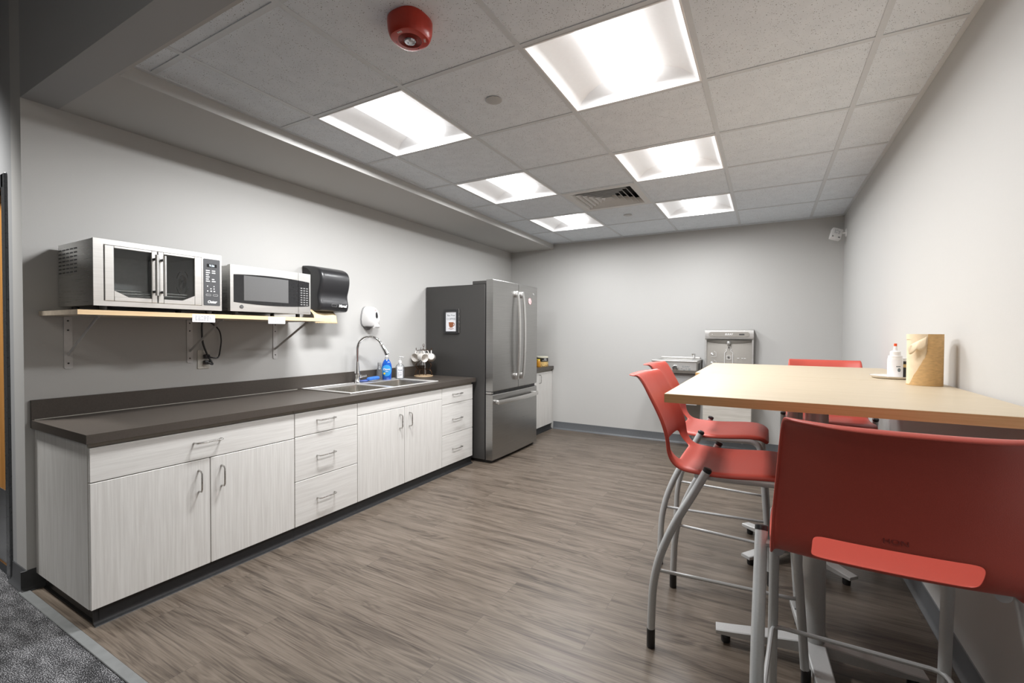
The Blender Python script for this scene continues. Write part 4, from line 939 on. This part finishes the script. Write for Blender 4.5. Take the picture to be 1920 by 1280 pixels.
# ------------------------------------------------------------------ short counter by the fridge
zc = ZT + 0.004
t = thing('coffee_can', 'black and gold coffee can on the short counter beyond the fridge', 'can', (0.565, 5.40, zc))
m_ = Matrix.Translation((0.565, 5.40, zc + 0.0005)) @ Matrix.Rotation(math.radians(28), 4, 'Z')
MB().lathe([(0.074, 0), (0.076, 0.002), (0.076, 0.062)], n=32, mat=m_).build('lower_label', M['cangold'], t)
MB().lathe([(0.076, 0.062), (0.076, 0.112), (0.074, 0.114)], n=32, mat=m_).build('upper_label', M['canblack'], t)
MB().lathe([(0.078, 0.112), (0.078, 0.128), (0.074, 0.131), (0.0, 0.131)], n=32, mat=m_).build('lid', M['canlid'], t)
b = MB(); rnd = random.Random(5)
for k in range(22):
    a = rnd.uniform(-2.6, 0.4); z = rnd.uniform(0.004, 0.022); b.lathe([(0.0, -0.006), (0.006, 0.0), (0.0, 0.006)], n=6, mat=m_ @ Matrix.Translation((0.0755 * math.cos(a), 0.0755 * math.sin(a), z)))
b.build('bean_print', M['canbrown'], t, False)
b = MB()
for (z, a0, a1) in ((0.098, -1.35, -0.85), (0.080, -1.60, -0.75)):
    for i in range(7):
        a = a0 + (a1 - a0) * i / 7; b.tube([m_ @ Vector((0.0765 * math.cos(a + d_), 0.0765 * math.sin(a + d_), z + dz_)) for d_, dz_ in ((0, -0.005), (0.02, 0.006), (0.05, -0.004))], 0.0016, 5)
b.build('script_print', M['whiteink'], t)
t = thing('amber_jar', 'small amber jar standing in front of the coffee can', 'jar', (0.575, 5.262, zc))
MB().lathe([(0.026, 0), (0.028, 0.004), (0.028, 0.070), (0.022, 0.082), (0.02, 0.088)], (0.575, 5.262, zc + 0.0005), 20).build('jar', M['amber'], t)
MB().lathe([(0.023, 0.086), (0.023, 0.100), (0, 0.101)], (0.575, 5.262, zc), 20).build('lid', M['yellow'], t)
# ------------------------------------------------------------------ high tables
TZ, TH = 1.062, 0.030
def make_table(label, w, d, base_rot):
    t = thing('high_table', label, 'table', (0, 0, 0), 'high square tables pushed together'); ORG[t.name] = Vector((0, 0, 0))
    MB().box(-w / 2 + 0.0015, w / 2 - 0.0015, -d / 2 + 0.0015, d / 2 - 0.0015, TZ - TH, TZ, 0.001, 1).build('tabletop', M['maple'], t, False)
    b = MB()
    for (x0, x1, y0, y1) in ((-w / 2, w / 2, -d / 2, -d / 2 + 0.0015), (-w / 2, w / 2, d / 2 - 0.0015, d / 2), (-w / 2, -w / 2 + 0.0015, -d / 2 + 0.0015, d / 2 - 0.0015), (w / 2 - 0.0015, w / 2, -d / 2 + 0.0015, d / 2 - 0.0015)): b.box(x0, x1, y0, y1, TZ - TH, TZ - 0.0008)
    b.build('edge_band', M['maple_edge'], t, False)
    MB().lathe([(0.038, 0.070), (0.038, TZ - TH - 0.012)], n=28).build('column', M['leg'], t)
    b = MB(); b.box(-0.20, 0.20, -0.03, 0.03, TZ - TH - 0.014, TZ - TH - 0.0005); b.box(-0.03, 0.03, -0.20, 0.20, TZ - TH - 0.014, TZ - TH - 0.0005); b.build('top_plate', M['leg'], t, False)
    for k in range(4):
        a = math.radians(base_rot + 90 * k); R_ = Matrix.Rotation(a, 4, 'Z'); b = MB()
        rows = []
        for x, hw, z0, z1 in ((0.0, 0.036, 0.050, 0.098), (0.06, 0.034, 0.048, 0.090), (0.15, 0.032, 0.044, 0.078), (0.28, 0.030, 0.040, 0.062), (0.342, 0.029, 0.040, 0.056)):
            rows.append([R_ @ Vector(p) for p in ((x, -hw, z0), (x, hw, z0), (x, hw, z1 - 0.003), (x, hw - 0.004, z1), (x, -hw + 0.004, z1), (x, -hw, z1 - 0.003))])
        b.rings(rows); o = b.build('base_arm', M['leg'], t, True, 30)
        p = R_ @ Vector((0.305, 0, 0)); c = MB()
        c.lathe([(0.007, 0.041), (0.007, 0.034)], (p.x, p.y, 0), 10); c.lathe([(0.016, 0.0), (0.018, 0.006), (0.018, 0.026), (0.012, 0.034), (0, 0.035)], (p.x, p.y, 0), 14); c.build('caster', M['black'], o)
    return t
TW = 0.945
t1 = make_table('high square maple table nearest the camera, holding nothing but the edge of the paper roll', TW, 0.965, 6)
t1['label'] = 'maple topped high table in front, nearest the viewer'
t1.location = (2.828 + TW / 2, 1.602 + 0.4825, 0)
t2 = make_table('maple topped high table behind the front one, with the white dish on it', TW, 0.935, 47); t2.location = (2.803 + TW / 2, 2.5685 + 0.4675, 0)

# ------------------------------------------------------------------ stools
def shell():
    """one moulded sheet: back, side straps round the slot, seat"""
    PR = [(-0.352, 1.088), (-0.326, 1.090), (-0.300, 1.056), (-0.262, 0.985), (-0.226, 0.915), (-0.206, 0.850), (-0.202, 0.812), (-0.200, 0.794), (-0.192, 0.770), (-0.178, 0.750), (-0.152, 0.738), (-0.125, 0.735), (-0.060, 0.731), (0.030, 0.734), (0.120, 0.744), (0.190, 0.746), (0.232, 0.735), (0.252, 0.712)]
    HW = [0.200, 0.206, 0.209, 0.212, 0.216, 0.220, 0.221, 0.222, 0.222, 0.222, 0.222, 0.222, 0.222, 0.222, 0.219, 0.212, 0.198, 0.180]
    CV = [0.058, 0.052, 0.048, 0.046, 0.043, 0.039, 0.036, 0.032, 0.022, 0.006, 0.0, 0, 0, 0, 0, 0, 0, 0]     # hollow of the back
    DS = [0, 0, 0, 0, 0, 0, 0, 0, 0, 0.006, 0.010, 0.012, 0.014, 0.012, 0.006, -0.002, -0.006, -0.006]        # dish of the seat
    TS = [-1.0, -0.985, -0.88, -0.63, -0.49, -0.27, 0.0, 0.27, 0.49, 0.63, 0.88, 0.985, 1.0]
    bm = bmesh.new(); G = []
    for k, (x, z) in enumerate(PR):
        a = PR[max(k - 1, 0)]; b = PR[min(k + 1, len(PR) - 1)]; tx, tz = b[0] - a[0], b[1] - a[1]; l = math.hypot(tx, tz); nx, nz = tz / l, -tx / l     # outward (rear / under)
        if nx > 0 and k < 8: nx, nz = -nx, -nz
        if k >= 8 and nz > 0: nx, nz = -nx, -nz
        row = []
        for j, t_ in enumerate(TS):
            edge = (0.004 if k < 2 else 0.016) if j in (0, len(TS) - 1) else 0.0
            f = 1 - abs(t_) ** (3 if k < 9 else 2)
            row.append(bm.verts.new((x - CV[k] * f + nx * edge, HW[k] * t_ * (1.004 if edge else 1), z - DS[k] * f + nz * edge + (0.0 if k else -0.006 * f))))
        G.append(row)
    for k in range(len(PR) - 1):
        for j in range(len(TS) - 1):
            if 6 <= k <= 8 and 3 <= j <= 8: 
                continue
            bm.faces.new((G[k][j], G[k][j + 1], G[k + 1][j + 1], G[k + 1][j]))
    loose = [v for v in bm.verts if not v.link_faces]; bmesh.ops.delete(bm, geom=loose, context='VERTS')
    bmesh.ops.recalc_face_normals(bm, faces=list(bm.faces))
    me = bpy.data.meshes.new('shell'); bm.to_mesh(me); bm.free()
    o = bpy.data.objects.new('shell_source', me); COL.objects.link(o)
    s = o.modifiers.new('s', 'SOLIDIFY'); s.thickness = 0.008; s.offset = 0
    u = o.modifiers.new('u', 'SUBSURF'); u.levels = 3; u.render_levels = 3
    dg = bpy.context.evaluated_depsgraph_get(); dg.update(); full = bpy.data.meshes.new_from_object(o.evaluated_get(dg)); bpy.data.objects.remove(o)
    out = []
    for which in (0, 1):
        b = bmesh.new(); b.from_mesh(full)
        kill = []
        for f in b.faces:
            c = f.calc_center_median(); back = c.x < -0.16 and c.z > 0.752 + (c.x + 0.178) * 1.2
            if back != (which == 0): kill.append(f)
        bmesh.ops.delete(b, geom=kill, context='FACES'); m_ = bpy.data.meshes.new('part'); b.to_mesh(m_); b.free(); out.append(m_)
    return out
def make_stool(label):
    t = thing('bar_stool', label, 'stool', (0, 0, 0), 'red shell bar stools around the high tables'); ORG[t.name] = Vector((0, 0, 0))
    mb, ms = shell()
    bk = link('backrest', mb, M['red'], t, True, 80); link('seat', ms, M['red'], t, True, 80)
    def rear(z): return min(v.co.x for v in bk.data.vertices if abs(v.co.y) < 0.02 and abs(v.co.z - z) < 0.008)
    za, zb = 0.826, 0.846; tilt = math.atan2(rear(zb) - rear(za), zb - za)
    text('embossed_lettering', 'HON', 0.015, frame(rear(0.836) - 0.0004, 0, 0.836, '-x') @ Matrix.Rotation(tilt, 4, 'X'), M['redshaded'], bk, 0.0009, sx=1.25)
    for s in (-1, 1):       # rear legs sweep back from the caps beside the seat
        P = [(-0.064, 0.244, 0.741), (-0.113, 0.246, 0.643), (-0.169, 0.248, 0.536), (-0.212, 0.249, 0.435), (-0.240, 0.250, 0.345), (-0.257, 0.250, 0.247), (-0.262, 0.250, 0.140), (-0.264, 0.250, 0.075)]
        P = [(x, s * y, z) for x, y, z in P]
        b = MB(); b.tube(spline(P, 4), 0.0155, 14); b.tube([(-0.080, s * 0.245, 0.712), (-0.075, s * 0.205, 0.714)], 0.010, 10)
        o = b.build('leg', M['tube'], t)
        MB().tube([(-0.0650, s * 0.244, 0.739), (-0.0635, s * 0.244, 0.742), (-0.0595, s * 0.244, 0.750), (-0.0585, s * 0.244, 0.753)], [0.0158, 0.0162, 0.0160, 0.012], 14).build('end_cap', M['black'], o)
        MB().lathe([(0.0150, 0.0), (0.0166, 0.003), (0.0166, 0.076), (0.0155, 0.077)], (-0.264, s * 0.250, 0), 14).build('foot_cap', M['black'], o)
        # front legs: a rail under the seat that bends down
        F = [(-0.110, 0.206, 0.714), (0.0, 0.208, 0.712), (0.120, 0.208, 0.717), (0.175, 0.208, 0.716), (0.205, 0.208, 0.698), (0.217, 0.208, 0.660), (0.225, 0.208, 0.600), (0.247, 0.209, 0.30), (0.263, 0.210, 0.075)]
        F = [(x, s * y, z) for x, y, z in F]
        o = MB().tube(spline(F, 4), 0.0145, 14).build('leg', M['tube'], t)
        MB().lathe([(0.0140, 0.0), (0.0156, 0.003), (0.0156, 0.076), (0.0145, 0.077)], (0.2665, s * 0.210, 0), 14).build('foot_cap', M['black'], o)
    b = MB()
    for x in (-0.055, 0.13): b.tube([(x, -0.205, 0.708), (x, 0.205, 0.708)], 0.009, 10)
    b.build('seat_frame', M['tube'], t)
    zr_ = 0.318; ring = [(-0.240, -0.247, zr_), (0.0, -0.228, zr_), (0.215, -0.212, zr_)] + [(0.215 + 0.03 * math.sin(math.radians(a)), -0.182 - 0.03 * math.cos(math.radians(a)), zr_) for a in (30, 60)] + [(0.245, -0.18, zr_), (0.245, 0.0, zr_), (0.245, 0.18, zr_)] + [(0.215 + 0.03 * math.cos(math.radians(a)), 0.182 + 0.03 * math.sin(math.radians(a)), zr_) for a in (30, 60)] + [(0.215, 0.212, zr_), (0.0, 0.228, zr_), (-0.240, 0.247, zr_)]
    MB().tube(ring, 0.0068, 10).build('foot_ring', M['tube'], t)
    return t
st = make_stool('red plastic bar stool at the left side of the front table, facing it')
st.location = (3.0, 2.115, 0)
for (x, y, rz, lab) in ((2.895, 2.825, 0, 'red plastic bar stool at the left of the rear table, behind its twin'), (3.368, 1.450, 90, 'largest red plastic bar stool in the right foreground, its back to the viewer'), (3.475, 3.455, -90, 'red plastic bar stool at the far end of the tables, only its top showing')):
    o = copy_tree(st); o.location = (x, y, 0); o.rotation_euler = (0, 0, math.radians(rz)); o['label'] = lab

# ------------------------------------------------------------------ on the tables
px_, py_, pr, ph = 3.690, 2.430, 0.057, 0.206
t = thing('paper_roll', 'torn roll of brown kraft paper standing on the high table by the wall', 'paper roll', (px_, py_, TZ))
z0 = TZ + 0.0005; n = 64
view = math.degrees(math.atan2(0 - py_, 3.13 - px_))    # direction towards the room's opening
def tear(a):            # the torn top sheet covers angles left of this boundary height; a in degrees from the view side
    return None
def rp(a, z, r_): q = math.radians(view - a); return (px_ + r_ * math.cos(q), py_ + r_ * math.sin(q), z0 + z)
# inner roll (smooth paper)
MB().rings([[rp(360 * i / n, z, r_) for i in range(n)] for r_, z in ((0.030, 0.001), (pr - 0.003, 0.0), (pr - 0.0015, 0.001), (pr - 0.0015, ph - 0.001), (pr - 0.003, ph), (0.030, ph - 0.002))], False, False).build('roll', M['kraftlight'], t)
MB().rings([[rp(360 * i / n, z, r_) for i in range(n)] for r_, z in ((0.0305, 0.0), (0.0305, ph - 0.003), (0.027, ph - 0.003), (0.027, 0.0))], False, False).build('core', M['kraft'], t)
# outer layer: covers the right side and the top, torn away along a ragged diagonal
rnd = random.Random(2)
b = MB(); cols = []
A0, A1, na = -205, 78, 110
def upper(a):           # height of the tear edge at angle a (sheet lies below it on the right, none on the left)
    # a runs from right (-) to left (+) as seen from the room
    if a < -8: return ph
    k = (a + 8) / 62.0
    return max(0.0, 0.135 - 0.135 * k ** 0.85) if k < 1 else 0.0
for i in range(na + 1):
    a = A0 + (A1 - A0) * i / na; h = upper(a)
    if a >= -8: h = max(0.004, h + rnd.uniform(-0.0022, 0.0022))
    cols.append([rp(a, h * k, pr + 0.0003) for k in (0, 0.25, 0.5, 0.75, 1.0)])
b.rings(cols, False, False, False); b.build('outer_wrap', M['kraft'], t)
b = MB(); cols = []     # band left at the top on the left side, from which the flap curls
for i in range(41):
    a = -9 + 120 * i / 40; lo = ph - 0.022 - 0.030 * max(0, 1 - abs(a - 8) / 40) + (rnd.uniform(-0.001, 0.001))
    cols.append([rp(a, lo + (ph - lo) * k, pr + 0.0002) for k in (0, 0.5, 1.0)])
b.rings(cols, False, False, False); b.build('torn_band', M['kraftlight'], t)
b = MB(); R = []        # curled flap
for i in range(13):
    f = i / 12; a = -6 + 44 * f; base = ph - 0.008 - 0.030 * f ** 0.9
    w_ = 0.044 * math.sin(PI * min(1, 0.12 + 0.88 * (1 - f) ** 0.5 if f > 0.5 else 0.25 + f)) + 0.004
    R.append([rp(a + 3 * k, base - w_ * k, pr + 0.001 + 0.016 * math.sin(PI * 0.55 * k) * (0.3 + f)) for k in (0, 0.25, 0.5, 0.75, 1.0)])
b.rings(R, False, False, False); o = b.build('torn_flap', M['kraftlight'], t); md = o.modifiers.new('thickness', 'SOLIDIFY'); md.thickness = 0.0008

qx, qy = 3.650, 2.735
t = thing('dish', 'small white dish under the glue bottle on the rear table', 'dish', (qx, qy, TZ))
MB().lathe([(0.0, 0.0008), (0.074, 0.0005), (0.080, 0.003), (0.088, 0.0105), (0.0895, 0.0125), (0.086, 0.0128), (0.074, 0.006), (0.0, 0.005)], (qx, qy, TZ), 48, caps=False).build('plate', M['ceramic'], t)
tag(t, t['label'], 'dish')
gx, gy, gz = 3.652, 2.715, TZ + 0.0058
t = thing('glue_bottle', 'white squeeze bottle with a red tip standing on the white dish', 'bottle', (gx, gy, gz))
MB().lathe([(0.026, 0), (0.0285, 0.003), (0.0285, 0.082), (0.027, 0.090)], (gx, gy, gz), 28).build('bottle', M['white'], t)
b = MB(); b.lathe([(0.0262, 0.088), (0.0262, 0.100), (0.0195, 0.102), (0.0195, 0.119), (0.016, 0.122), (0.0085, 0.124), (0.0055, 0.148)], (gx, gy, gz), 24); b.build('nozzle_cap', M['white'], t)
MB().lathe([(0.0062, 0.145), (0.0058, 0.157), (0, 0.158)], (gx, gy, gz), 14).build('tip', M['orange'], t)
gm = Matrix.Translation((gx, gy, gz)) @ Matrix.Rotation(math.radians(math.degrees(math.atan2(-gy, 3.13 - gx)) + 90), 4, 'Z')
def gp(u, z, r_=0.0289): a = u / r_; return gm @ Vector((r_ * math.sin(a), -r_ * math.cos(a), z))
b = MB(); b.rings([[gp(-0.012 + 0.034 * i / 10, z) for i in range(11)] for z in (0.004, 0.081)], False, False, False); b.build('label', M['paper'], t)
b = MB()
for (u0, u1, z0_, z1_) in ((0.004, 0.021, 0.050, 0.054),): b.rings([[gp(u0 + (u1 - u0) * i / 6, z, 0.0292) for i in range(7)] for z in (z0_, z1_)], False, False, False)
b.rings([[gp(0.0155 + 0.0065 * k * math.cos(2 * PI * i / 16), 0.036 + 0.009 * k * math.sin(2 * PI * i / 16), 0.0292) for i in range(16)] for k in (1.0, 0.1)], False, True)
b.build('label_print', M['greyprint'], t, False)
b = MB()
for k in range(7): b.rings([[gp(-0.026 + 0.006 * i, z, 0.0287) for i in range(2)] for z in (0.012 + k * 0.010, 0.0135 + k * 0.010)], False, False, False)
b.build('measure_marks', M['ink'], t, False)
jx, jy = 3.715, 2.748
t = thing('spice_jar', 'small jar with a dark label mostly hidden behind the kraft paper roll', 'jar', (3.695, 2.775, TZ + 0.0055))
jx, jy, jz = 3.690, 2.770, TZ + 0.0062
MB().lathe([(0.022, 0), (0.024, 0.002), (0.024, 0.075)], (jx, jy, jz), 24).build('jar', M['canblack'], t)
MB().lathe([(0.0246, 0.074), (0.0246, 0.088), (0, 0.089)], (jx, jy, jz), 24).build('lid', M['white'], t)
MB().lathe([(0.0243, 0.045), (0.0243, 0.060)], (jx, jy, jz), 24, caps=False).build('label_band', M['cangold'], t)

# ------------------------------------------------------------------ water fountain
t = thing('drinking_fountain', 'stainless drinking fountain on the end wall, left of the bottle filler', 'drinking fountain', (2.27, YB, 0.9))
fx0, fx1, fyf = 2.030, 2.500, 5.105
b = MB(); zt_ = 0.985
frame_rect(b, fx0, fx1, fyf, YB - 0.003, [(fx0 + 0.05, fx1 - 0.05, fyf + 0.05, YB - 0.13)], zt_ - 0.012, zt_)
b.box(fx0, fx1, fyf - 0.012, fyf, zt_ - 0.020, zt_ - 0.001, 0.006, 2)
b.build('basin_rim', M['fountsteel'], t, True)
b = MB(); rx_ = lambda i, z: [(x, y, z) for x, y in rrect(fx1 - fx0 - 0.1 - 2 * i, YB - 0.13 - fyf - 0.05 - 2 * i, 0.04, 4, (fx0 + fx1) / 2, (fyf + 0.05 + YB - 0.13) / 2)]
b.rings([rx_(-0.006, zt_), rx_(0.002, zt_ - 0.006), rx_(0.03, zt_ - 0.05), rx_(0.08, zt_ - 0.065)], False, True); b.build('basin', M['fountsteel'], t)
MB().box(fx0 + 0.02, fx1 - 0.02, YB - 0.045, YB - 0.004, zt_, zt_ + 0.022, 0.008, 2).build('back_rail', M['fountsteel'], t)
b = MB()
ap = [(fyf - 0.004, zt_ - 0.015), (fyf - 0.004, 0.880), (fyf + 0.03, 0.845), (YB - 0.003, 0.835), (YB - 0.003, zt_ - 0.013), (fyf + 0.02, zt_ - 0.013)]
b.rings([[(x, y, z) for y, z in ap] for x in (fx0 + 0.012, fx1 - 0.012)]); b.build('apron', M['fountsteel'], t, False)
b = MB(); b.lathe([(0.030, 0), (0.030, 0.012), (0.024, 0.016), (0.022, 0.022), (0, 0.024)], mat=frame(2.28, fyf - 0.004, 0.905, '-y')); b.build('push_button', M['chrome'], t)
b = MB(); b.lathe([(0.020, 0), (0.020, 0.010), (0.013, 0.016), (0.012, 0.05), (0.016, 0.058), (0.014, 0.075), (0, 0.08)], (2.435, 5.33, zt_ - 0.01), 18); b.tube([(2.435, 5.33, zt_ + 0.055), (2.425, 5.29, zt_ + 0.058)], 0.009, 10); b.build('bubbler', M['chrome'], t)
text('lettering', 'ELKAY', 0.026, frame(2.385, fyf - 0.0042, 0.918, '-y'), M['greyprint'], t, 0.0006)
strips(0.10, 0.024, 2, 4, seed=9, m=frame(2.385, fyf - 0.0042, 0.890, '-y')).build('print', M['greyprint'], t, False)
b = MB(); b.box(2.06, 2.485, 5.20, YB - 0.003, 0.50, 0.836, 0.004, 1); b.build('cabinet', M['greypanel'], t, False)
b = MB()
for i in range(7): b.prism(rrect(0.005, 0.075, 0.002, 2, -0.10 + i * 0.028, 0), 0.0005, 0.0015, frame(fx1 - 0.012, 5.33, 0.91, '+x'))
b.build('side_louvers', M['dark'], t, False)

t = thing('bottle_filler', 'grey bottle filling station on the end wall right of the drinking fountain', 'bottle filler', (2.772, YB, 0.9))
bx0, bx1, by = 2.533, 3.010, 5.452
b = MB(); b.box(bx0, bx1, by + 0.02, YB - 0.003, 0.84, 1.318); m_ = frame((bx0 + bx1) / 2, by + 0.02, 1.08, '-y'); hw = (bx1 - bx0) / 2
b.build('back_box', M['fountsteel'], t, False)
b = MB(); 
for (x0, x1, y0, y1) in ((-hw, -hw + 0.018, -0.24, 0.238), (hw - 0.018, hw, -0.24, 0.238)): b.box(x0, x1, y0, y1, 0.0, 0.020, 0.003, 1, m_)
b.build('side_trim', M['fountsteel'], t, False)
b = MB()
Rr = []
for (y, z) in ((0.238, 0.0), (0.238, 0.024), (0.225, 0.036), (0.185, 0.040), (0.140, 0.036), (0.122, 0.022), (0.120, 0.0)): Rr.append([m_ @ Vector((x, y, z)) for x in (-hw, hw)])
b2 = MB(); b2.rings([[m_ @ Vector((x, y, z)) for (y, z) in ((0.238, 0.0), (0.238, 0.022), (0.226, 0.036), (0.185, 0.041), (0.140, 0.036), (0.124, 0.022), (0.120, 0.0))] for x in (-hw, hw)]); b2.build('hood', M['fountsteel'], t, True, 30)
b = MB(); b.prism(rrect(0.400, 0.052, 0.0255, 6, 0, 0.184), 0.036, 0.0425, m_); o = b.build('sensor_band', M['fountgrey'], t, False)
text('lettering', 'ELKAY', 0.026, m_ @ Matrix.Translation((0, 0.184, 0.0426)), M['whiteink'], o, 0.0004, shear=0.15, bold=0.0008)
b = MB(); b.prism(rrect(0.050, 0.016, 0.001, 1, 0.125, 0.183), 0.0425, 0.0432, m_); b.build('bottle_counter', M['dark'], o, False)
b = MB(); b.prism(rrect(0.006, 0.008, 0.003, 2, -0.165, 0.184), 0.0425, 0.0432, m_); b.build('indicator', M['whiteink'], o, False)
strips(0.045, 0.008, 1, 3, (0.7, 0.95), 31, m_ @ Matrix.Translation((0.135, 0.222, 0.0375))).build('print', M['whiteink'], t, False)
b = MB(); w2 = hw - 0.018; RR = []
for (y, z) in ((0.121, 0.020), (0.100, -0.014), (0.070, -0.012), (-0.24, 0.004)):
    RR.append([m_ @ Vector((w2 * (-1 + 2 * i / 16), y - (0.022 * (1 - (2 * i / 16 - 1) ** 2) if y == 0.100 else 0), max(0.0012, z + 0.016))) for i in range(17)])
b.rings(RR, False, False, False); b.build('alcove', M['fountgrey'], t)
b = MB(); b.lathe([(0.018, 0), (0.022, -0.010), (0.018, -0.030), (0.010, -0.034), (0, -0.034)], n=20, mat=m_ @ Matrix.Translation((0, 0.108, 0.040)) @ Matrix.Rotation(-PI / 2, 4, 'X')); b.build('nozzle', M['fountsteel'], t)
b = MB(); b.prism(rrect(0.008, 0.018, 0.002, 2, 0, 0.042), 0.004, 0.012, m_); b.build('sensor_eye', M['dark'], t, False)
zz = 0.0215
for s in (-1, 1):
    MB().tube([m_ @ Vector((s * x, y, zz)) for x, y in ((0.020, 0.028), (0.024, 0.018), (0.020, 0.006), (0.028, -0.004), (0.040, -0.014), (0.040, -0.20))], 0.0024, 6).build('bottle_outline', M['whiteink'], t)
b = MB()
for r_, a0, a1 in ((0.030, 30, 150), (0.030, 210, 330), (0.021, -60, 60), (0.021, 120, 240)): b.tube([m_ @ Vector((r_ * math.cos(math.radians(a)), -0.066 + 0.8 * r_ * math.sin(math.radians(a)), zz)) for a in range(a0, a1 + 1, 12)], 0.0014, 5)
b.build('target_rings', M['whiteink'], t)
b = MB(); b.lathe([(0.008, 0), (0.008, 0.002), (0, 0.002)], mat=m_ @ Matrix.Translation((0, -0.066, zz - 0.002)), n=12); b.build('target_dot', M['dark'], t)
for (cx, cy, k) in ((-0.155, -0.028, 1), (-0.155, -0.125, 1)):
    b = MB(); b.tube([m_ @ Vector((cx + x, cy + y, zz)) for x, y in ((0.010, 0.030), (0.016, 0.020), (0.030, 0.014), (0.030, -0.030), (-0.02, -0.032))], 0.0016, 5)
    b.lathe([(0.010, 0), (0.010, 0.002), (0, 0.002)], mat=m_ @ Matrix.Translation((cx - 0.014, cy + 0.002, zz - 0.002)), n=10); b.lathe([(0.007, 0), (0.007, 0.002), (0, 0.002)], mat=m_ @ Matrix.Translation((cx - 0.004, cy - 0.008, zz - 0.002)), n=10); b.build('pictogram', M['whiteink'], t)

strips(0.085, 0.012, 1, 4, (0.6, 0.95), 8, m_ @ Matrix.Translation((0.125, -0.072, zz))).build('print', M['whiteink'], t, False)
b = MB(); b.box(bx0 + 0.012, bx1 - 0.008, 5.20, YB - 0.003, 0.33, 0.80, 0.004, 1); b.build('cabinet', M['fountbody'], t, False)
b = MB(); b.box(bx0 + 0.004, bx1 - 0.002, 5.12, YB - 0.003, 0.80, 0.838, 0.01, 2); b.build('basin', M['fountsteel'], t)

# ------------------------------------------------------------------ light, world, camera
def area(name, loc, size, power, col=(1, 1, 1), rot=(0, 0, 0), sy=None, spread=180):
    l = bpy.data.lights.new(name, 'AREA'); l.size = size; l.energy = power; l.color = col; l.spread = math.radians(spread)
    if sy: l.shape = 'RECTANGLE'; l.size_y = sy
    o = bpy.data.objects.new(name, l); COL.objects.link(o); o.location = loc; o.rotation_euler = rot; return o
area('hall_lamp', (-0.55, 0.30, ZH - 0.02), 0.25, 26, (1, 0.99, 0.97), spread=75)
area('hall_lamp_rear', (1.6, -1.7, ZH - 0.02), 0.6, 13, (1, 0.96, 0.90))  # added fill behind the camera, lifts the near stool's back
area('hall_lamp_right', (3.2, -0.9, ZH - 0.02), 0.4, 9, (1, 0.93, 0.82))  # added warm fill out of view, tints the right wall
w_ = bpy.data.worlds.new('world'); scene.world = w_; w_.use_nodes = True
w_.node_tree.nodes['Background'].inputs['Color'].default_value = (0.6, 0.62, 0.65, 1); w_.node_tree.nodes['Background'].inputs['Strength'].default_value = 0.05

cam = bpy.data.cameras.new('camera'); cam.sensor_width = 36; cam.sensor_fit = 'HORIZONTAL'; cam.lens = 853.473 * 36 / 1920; cam.clip_start = 0.02
co = bpy.data.objects.new('camera', cam); COL.objects.link(co)
Rr = ((0.8725561984345791, 0.4884921287226597, 0.004595731650098023), (0.012708096702782723, -0.013293098753072344, -0.9998308846018578), (-0.4883484256671541, 0.8724670387479091, -0.017806780923751996))
mm = Matrix.Identity(4)
for i in range(3): mm[i][0] = Rr[0][i]; mm[i][1] = -Rr[1][i]; mm[i][2] = -Rr[2][i]
mm.translation = (3.130, 0.0, 1.264); co.matrix_world = mm
scene.camera = co
vs = scene.view_settings; scene.display_settings.display_device = 'sRGB'; vs.view_transform = 'Standard'; vs.look = 'None'; vs.gamma = 1.0; vs.exposure = 0.0; vs.use_curve_mapping = False
cy = scene.cycles; cy.max_bounces = 12; cy.diffuse_bounces = 6; cy.glossy_bounces = 5; cy.transparent_max_bounces = 12; cy.caustics_reflective = False; cy.caustics_refractive = False; cy.sample_clamp_indirect = 6.0
cy.use_denoising = True
try: cy.denoiser = 'OPENIMAGEDENOISE'
except Exception: pass
